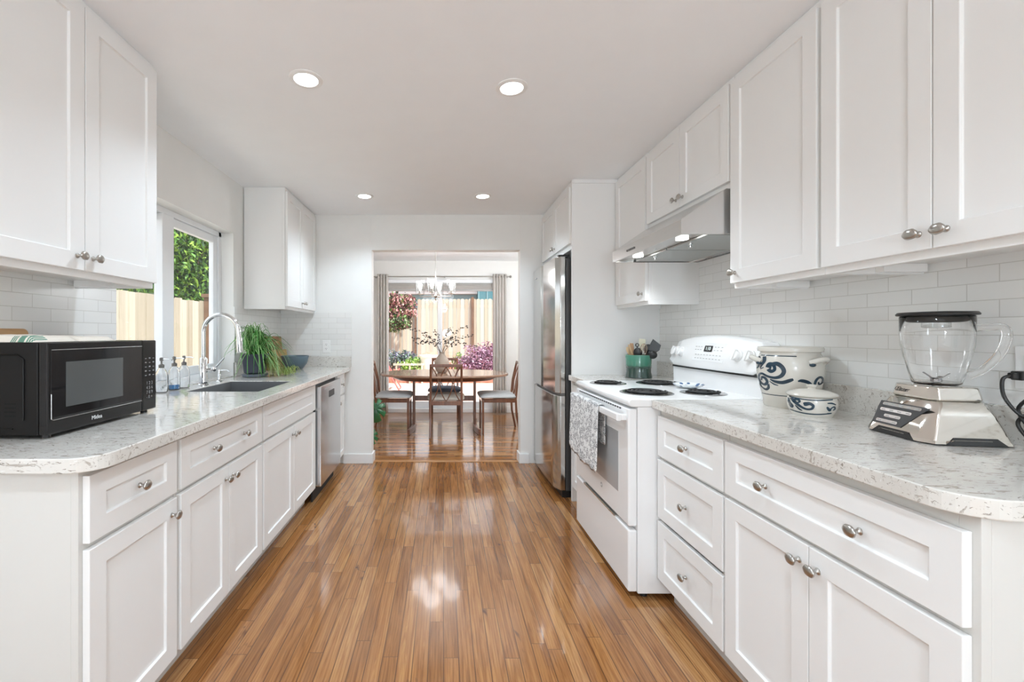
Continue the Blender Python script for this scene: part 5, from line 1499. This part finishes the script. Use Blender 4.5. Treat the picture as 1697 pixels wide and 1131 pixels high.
fence('shaded cedar fence section behind the blossoming tree', 'x', 15.6, -3.3, -.98, .06, 2.10, [(-1.0, .03)])
fence('pale cedar fence outside the sink window', 'y', -3.45, 1.0, 15.5, -.1, 1.675, [(6.33, .06)])

def foliage(name, th, ell, n, size, mats, weights, seed, shell=.55, flat=0.0):
    rnd = random.Random(seed); m = MB(); tot = sum(e[6] if len(e) > 6 else 1 for e in ell)
    cum = []
    for e in ell: cum += [e]*int(round((e[6] if len(e) > 6 else 1)*1))
    for i in range(n):
        e = rnd.choice(cum); v = Vector((rnd.gauss(0, 1), rnd.gauss(0, 1), rnd.gauss(0, 1))).normalized()
        r_ = shell+(1-shell)*rnd.random()**.6
        r_ *= 1+.16*math.sin(5*v.x+3*v.z+seed)+.10*math.sin(11*v.y+7*v.z)
        c = Vector((e[0]+v.x*e[3]*r_, e[1]+v.y*e[4]*r_, e[2]+v.z*e[5]*r_))
        q = Euler((rnd.uniform(-1, 1)*1.3, rnd.uniform(-1, 1)*1.3, rnd.uniform(0, 6.28))).to_matrix(); s_ = size*rnd.uniform(.6, 1.3)
        pts = [q @ Vector(p) for p in ((-s_, 0, 0), (0, -s_*.45, s_*.12), (s_, 0, 0), (0, s_*.45, s_*.12))]
        m.mat(rnd.choices(range(len(mats)), weights)[0]); m.add([c+p for p in pts], [(0, 1, 2), (0, 2, 3)])
    return build(name, m, mats, th, fix=False)
def trunk(th, pts, r0, mat, name='trunk'):
    return build(name, MB().tube(pts, [r0*(1-.6*i/(len(pts)-1)) for i in range(len(pts))], 8), mat, th, smooth=60)
LG = lambda n_, c: M(n_, c, .55)
Lbright, Lmid, Ldark = LG('bright leaf', (.26, .44, .06)), LG('mid leaf', (.10, .24, .04)), LG('dark leaf', (.02, .06, .018))
BARK = M('bark', (.10, .07, .05), .9, var=.3)
LPink, LRose, LMar = LG('pale pink blossom', (.85, .55, .52)), LG('rose blossom', (.62, .27, .27)), LG('maroon leaf', (.16, .04, .06))
LPurp, LPurp2 = LG('purple leaf', (.24, .11, .20)), LG('light purple leaf', (.52, .34, .46))
LBlue = LG('blue green leaf', (.13, .20, .20))

th = thing('tree', 'large leafy green tree beyond the fence outside the sink window', 'tree', (-5.4, 8.4, -.1))
trunk(th, [(-5.4, 8.4, -.1), (-5.3, 8.4, 1.2), (-5.35, 8.5, 2.2), (-5.2, 8.7, 3.4)], .12, BARK)
for i, (dx, dy, dz) in enumerate(((.2, -.9, 3.0), (.3, .9, 3.3), (-.2, -1.6, 2.6), (.4, 1.6, 2.7), (.3, .2, 3.8), (.4, -.4, 2.4))):
    trunk(th, [(-5.32, 8.45, 1.6), (-5.3+dx*.5, 8.45+dy*.5, 1.6+(dz-1.6)*.45), (-5.3+dx, 8.45+dy, dz)], .045, BARK, 'branch')
foliage('crown', th, [(-5.3, 8.4, 3.2, .9, 1.8, 1.3), (-5.2, 9.8, 3.0, .9, 1.4, 1.2), (-5.2, 7.4, 2.6, .8, 1.2, .9), (-5.7, 8.6, 4.2, 1.2, 2.2, 1.2), (-5.0, 8.8, 2.1, .6, 1.6, .6)], 15000, .062, [Lbright, Lmid, Ldark], [3, 4, 4], 21, .2)
th = thing('tree', 'dark evergreen standing behind the leafy tree outside the sink window', 'tree', (-7.5, 10.5, -.1))
trunk(th, [(-7.5, 10.5, -.1), (-7.5, 10.5, 2), (-7.5, 10.5, 4)], .2, BARK)
foliage('crown', th, [(-7.7, 10.8, 3.6, 1.0, 3.6, 2.4), (-7.6, 12.6, 2.6, .9, 2.0, 2.2)], 6000, .18, [Ldark, Lmid], [6, 1], 5, .3)
th = thing('shrub', 'bright green shrub showing above the fence beside the microwave', 'shrub', (-4.6, 5.9, -.1))
trunk(th, [(-4.6, 5.9, -.1), (-4.6, 5.9, .8), (-4.55, 5.9, 1.3)], .04, BARK)
foliage('leaves', th, [(-4.6, 5.3, 1.25, .5, .6, .75), (-4.6, 5.8, 1.2, .5, .45, .72)], 2200, .075, [Lbright, Lmid, Ldark], [5, 3, 1], 8, .3)
th = thing('house', 'blue-green neighbouring house glimpsed above the side fence', 'house', (-10.7, 9.5, -.1))
build('wall', MB().box(-11.5, 3.0, -.1, -10.0, 18, 4.2), M('teal siding', (.10, .25, .28), .7), th)

th = thing('tree', 'small tree with pink blossom at the left of the garden', 'tree', (-1.95, 13.9, .06))
trunk(th, [(-1.95, 13.9, .06), (-1.86, 13.9, .9), (-1.74, 13.9, 1.7), (-1.5, 13.9, 2.4), (-1.1, 13.95, 4.2)], .06, BARK)
for p in ((-1.1, 2.3), (-1.7, 2.5), (-2.1, 2.2)): trunk(th, [(-1.74, 13.9, 1.7), ((p[0]-1.74)/2, 13.85, 2.0), (p[0], 13.85, p[1])], .025, BARK, 'branch')
foliage('crown', th, [(-1.62, 13.8, 2.25, .50, .5, .32), (-1.85, 13.9, 2.0, .45, .5, .36), (-1.14, 13.8, 2.25, .32, .35, .22), (-1.05, 13.8, 1.93, .22, .3, .20), (-1.5, 13.8, 1.9, .4, .4, .3)], 4200, .052, [LPink, LRose, LMar, Lmid, Ldark], [4, 3, 4, 2, 2], 31, .15)
foliage('lower_crown', th, [(-1.75, 13.8, 1.55, .46, .4, .34), (-1.28, 13.8, 1.60, .30, .35, .26)], 2600, .052, [Lmid, LG('pale leaf', (.45, .52, .33)), Ldark, LMar], [3, 3, 3, 2], 32, .15)
foliage('shade_crown', th, [(-1.3, 14.0, 3.9, .9, .9, .8)], 900, .10, [LRose, LMar, Lmid, Ldark], [2, 4, 3, 4], 33, .1)  # unseen upper crown added to throw shade on the fence
th = thing('tree', 'tall unseen tree added at the left to shade the garden fence', 'tree', (-2.85, 13.6, .06))  # added out of view to cast shade on the left fence section
trunk(th, [(-2.85, 13.6, .06), (-2.8, 13.6, 2.4), (-2.6, 13.7, 4.2), (-2.2, 13.8, 5.6)], .12, BARK)
foliage('crown', th, [(-1.7, 13.7, 5.8, 1.1, .9, .9), (-.9, 13.7, 6.2, .9, .9, .9), (-2.2, 13.8, 4.9, .9, .8, .8)], 3600, .10, [Lmid, Ldark, Lbright], [4, 4, 2], 34, .1)

th = thing('shrub', 'rounded purple-leaved shrub in front of the fence at the right', 'shrub', (1.0, 11.75, .06))
trunk(th, [(1.0, 11.75, .06), (1.0, 11.75, .4)], .03, BARK)
foliage('leaves', th, [(1.02, 11.75, .52, .52, .45, .46), (.74, 11.7, .36, .50, .4, .30), (1.25, 11.75, .52, .36, .4, .40)], 5600, .038, [LPurp, LPurp2, LMar], [5, 4, 2], 41, .35)
th = thing('shrub', 'blue-green lavender bush at the far left of the garden bed', 'shrub', (-1.25, 12.4, .06))
foliage('leaves', th, [(-1.34, 12.4, .46, .34, .35, .30), (-1.0, 12.4, .46, .28, .35, .26)], 1700, .045, [LBlue, LG('silver leaf', (.35, .42, .38)), Ldark, LG('violet flower', (.22, .2, .36))], [4, 3, 3, 2], 51, .2)
th = thing('hedge', 'low bright green leafy plants around the white planter', 'hedge', (-.82, 11.5, .06))
foliage('leaves', th, [(-.90, 11.45, .34, .26, .2, .22), (-.78, 11.45, .22, .28, .2, .2), (-.72, 11.5, .46, .17, .15, .12)], 2000, .04, [Lbright, Lmid, LG('pale edge leaf', (.6, .68, .4))], [5, 2, 2], 61, .2)
th = thing('hedge', 'small green tuft between the white planter and purple shrub', 'hedge', (.45, 12.8, .06))
foliage('leaves', th, [(.45, 12.8, .36, .19, .2, .28)], 500, .045, [Lbright, Lmid], [3, 2], 62, .2)
th = thing('edging_rail', 'low pale timber edging rail in front of the green plants', 'edging', (-.85, 11.12, -.06))
build('rail', MB().box(-1.28, 11.10, .40, -.50, 11.16, .45), FW, th)
for xx in (-1.2, -.86, -.55): build('post', MB().box(xx-.02, 11.105, -.06, xx+.02, 11.155, .3995), FW, th)
th = thing('planter', 'large white round planter in the garden', 'planter', (-.40, 11.5, .06))
build('pot', MB().lathe([(.15, .06), (.19, .12), (.225, .58), (.245, .60), (.245, .65), (.215, .65), (.21, .58), (.001, .57)], (-.40, 11.5, 0), 32), M('white planter glaze', (.78, .76, .70), .5), th, smooth=40)
th = thing('mulch_mound', 'low mound of red bark behind the white planter', 'mound', (-.34, 13.0, .06))
build('mound', MB().ellipsoid((-.34, 13.0, .10), (.62, .6, .58), 28, 14), gmat('orange red bark', (.42, .17, .11), (.62, .32, .24), 20), th, smooth=80)

def garden_chair():
    x, y, z = -1.28, 10.0, -.06
    th = thing('garden_chair', 'red folding garden chair on the patio at the left', 'chair', (x, y, z))
    red = M('faded red paint', (.60, .16, .15), .5); pk = M('pale pink canvas', (.75, .50, .48), .8)
    m = MB()
    for s in (-1, 1):
        m.bar((x-.22, y+s*.24, z+.87), (x+.28, y+s*.24, z+.015), .022, .03); m.bar((x-.30, y+s*.22, z+.015), (x+.26, y+s*.22, z+.45), .022, .03)
    m.bar((x-.30, y-.22, z+.012), (x-.30, y+.22, z+.012), .022, .022); m.bar((x+.28, y-.24, z+.012), (x+.28, y+.24, z+.012), .022, .022)
    build('frame', m, red, th, bevel=.003)
    m = MB()
    for i in range(6): m.boxm(Matrix.Translation((x-.20+i*.075, y, z+.42-.006*i)), .06, .46, .014)
    build('seat', m, red, th)
    m = MB()
    for i in range(6):
        yy = y-.2+i*.08; m.bar((x-.18, yy, z+.44), (x-.36, yy, z+.98), .065, .014, (0, 1, 0))
    build('backrest', m, [pk], th, label='faded pink slatted backrest')
garden_chair()

def back_house():
    th = thing('house', 'pale blue neighbouring house beyond the back fence', 'house', (0, 22, .06))
    bl = M('pale blue siding', (.24, .40, .45), .7); wt = M('white fascia', (.8, .82, .82), .6); tl = M('teal metal cladding', (.07, .20, .24), .5)
    build('wall', MB().box(-9, 22, .06, 1.67, 26, 3.18), bl, th); build('fascia', MB().box(-9.3, 21.7, 3.19, 1.75, 22.3, 3.40), wt, th)
    build('wing', MB().box(1.68, 21.4, .06, 7, 26, 3.7), tl, th)
    m = MB()
    for i in range(12): m.box(1.7+i*.42, 21.36, 2.4, 1.74+i*.42, 21.4, 3.7)
    build('standing_seams', m, bl, th)
    build('roof', MB().prism([(21.6, 3.41), (24, 4.6), (26.5, 3.41)], -9.5, 1.66, 'x'), M('grey shingle roof', (.35, .35, .36), .9), th)
back_house()
for o in bpy.data.objects:
    if '_o' in o.keys(): del o['_o']
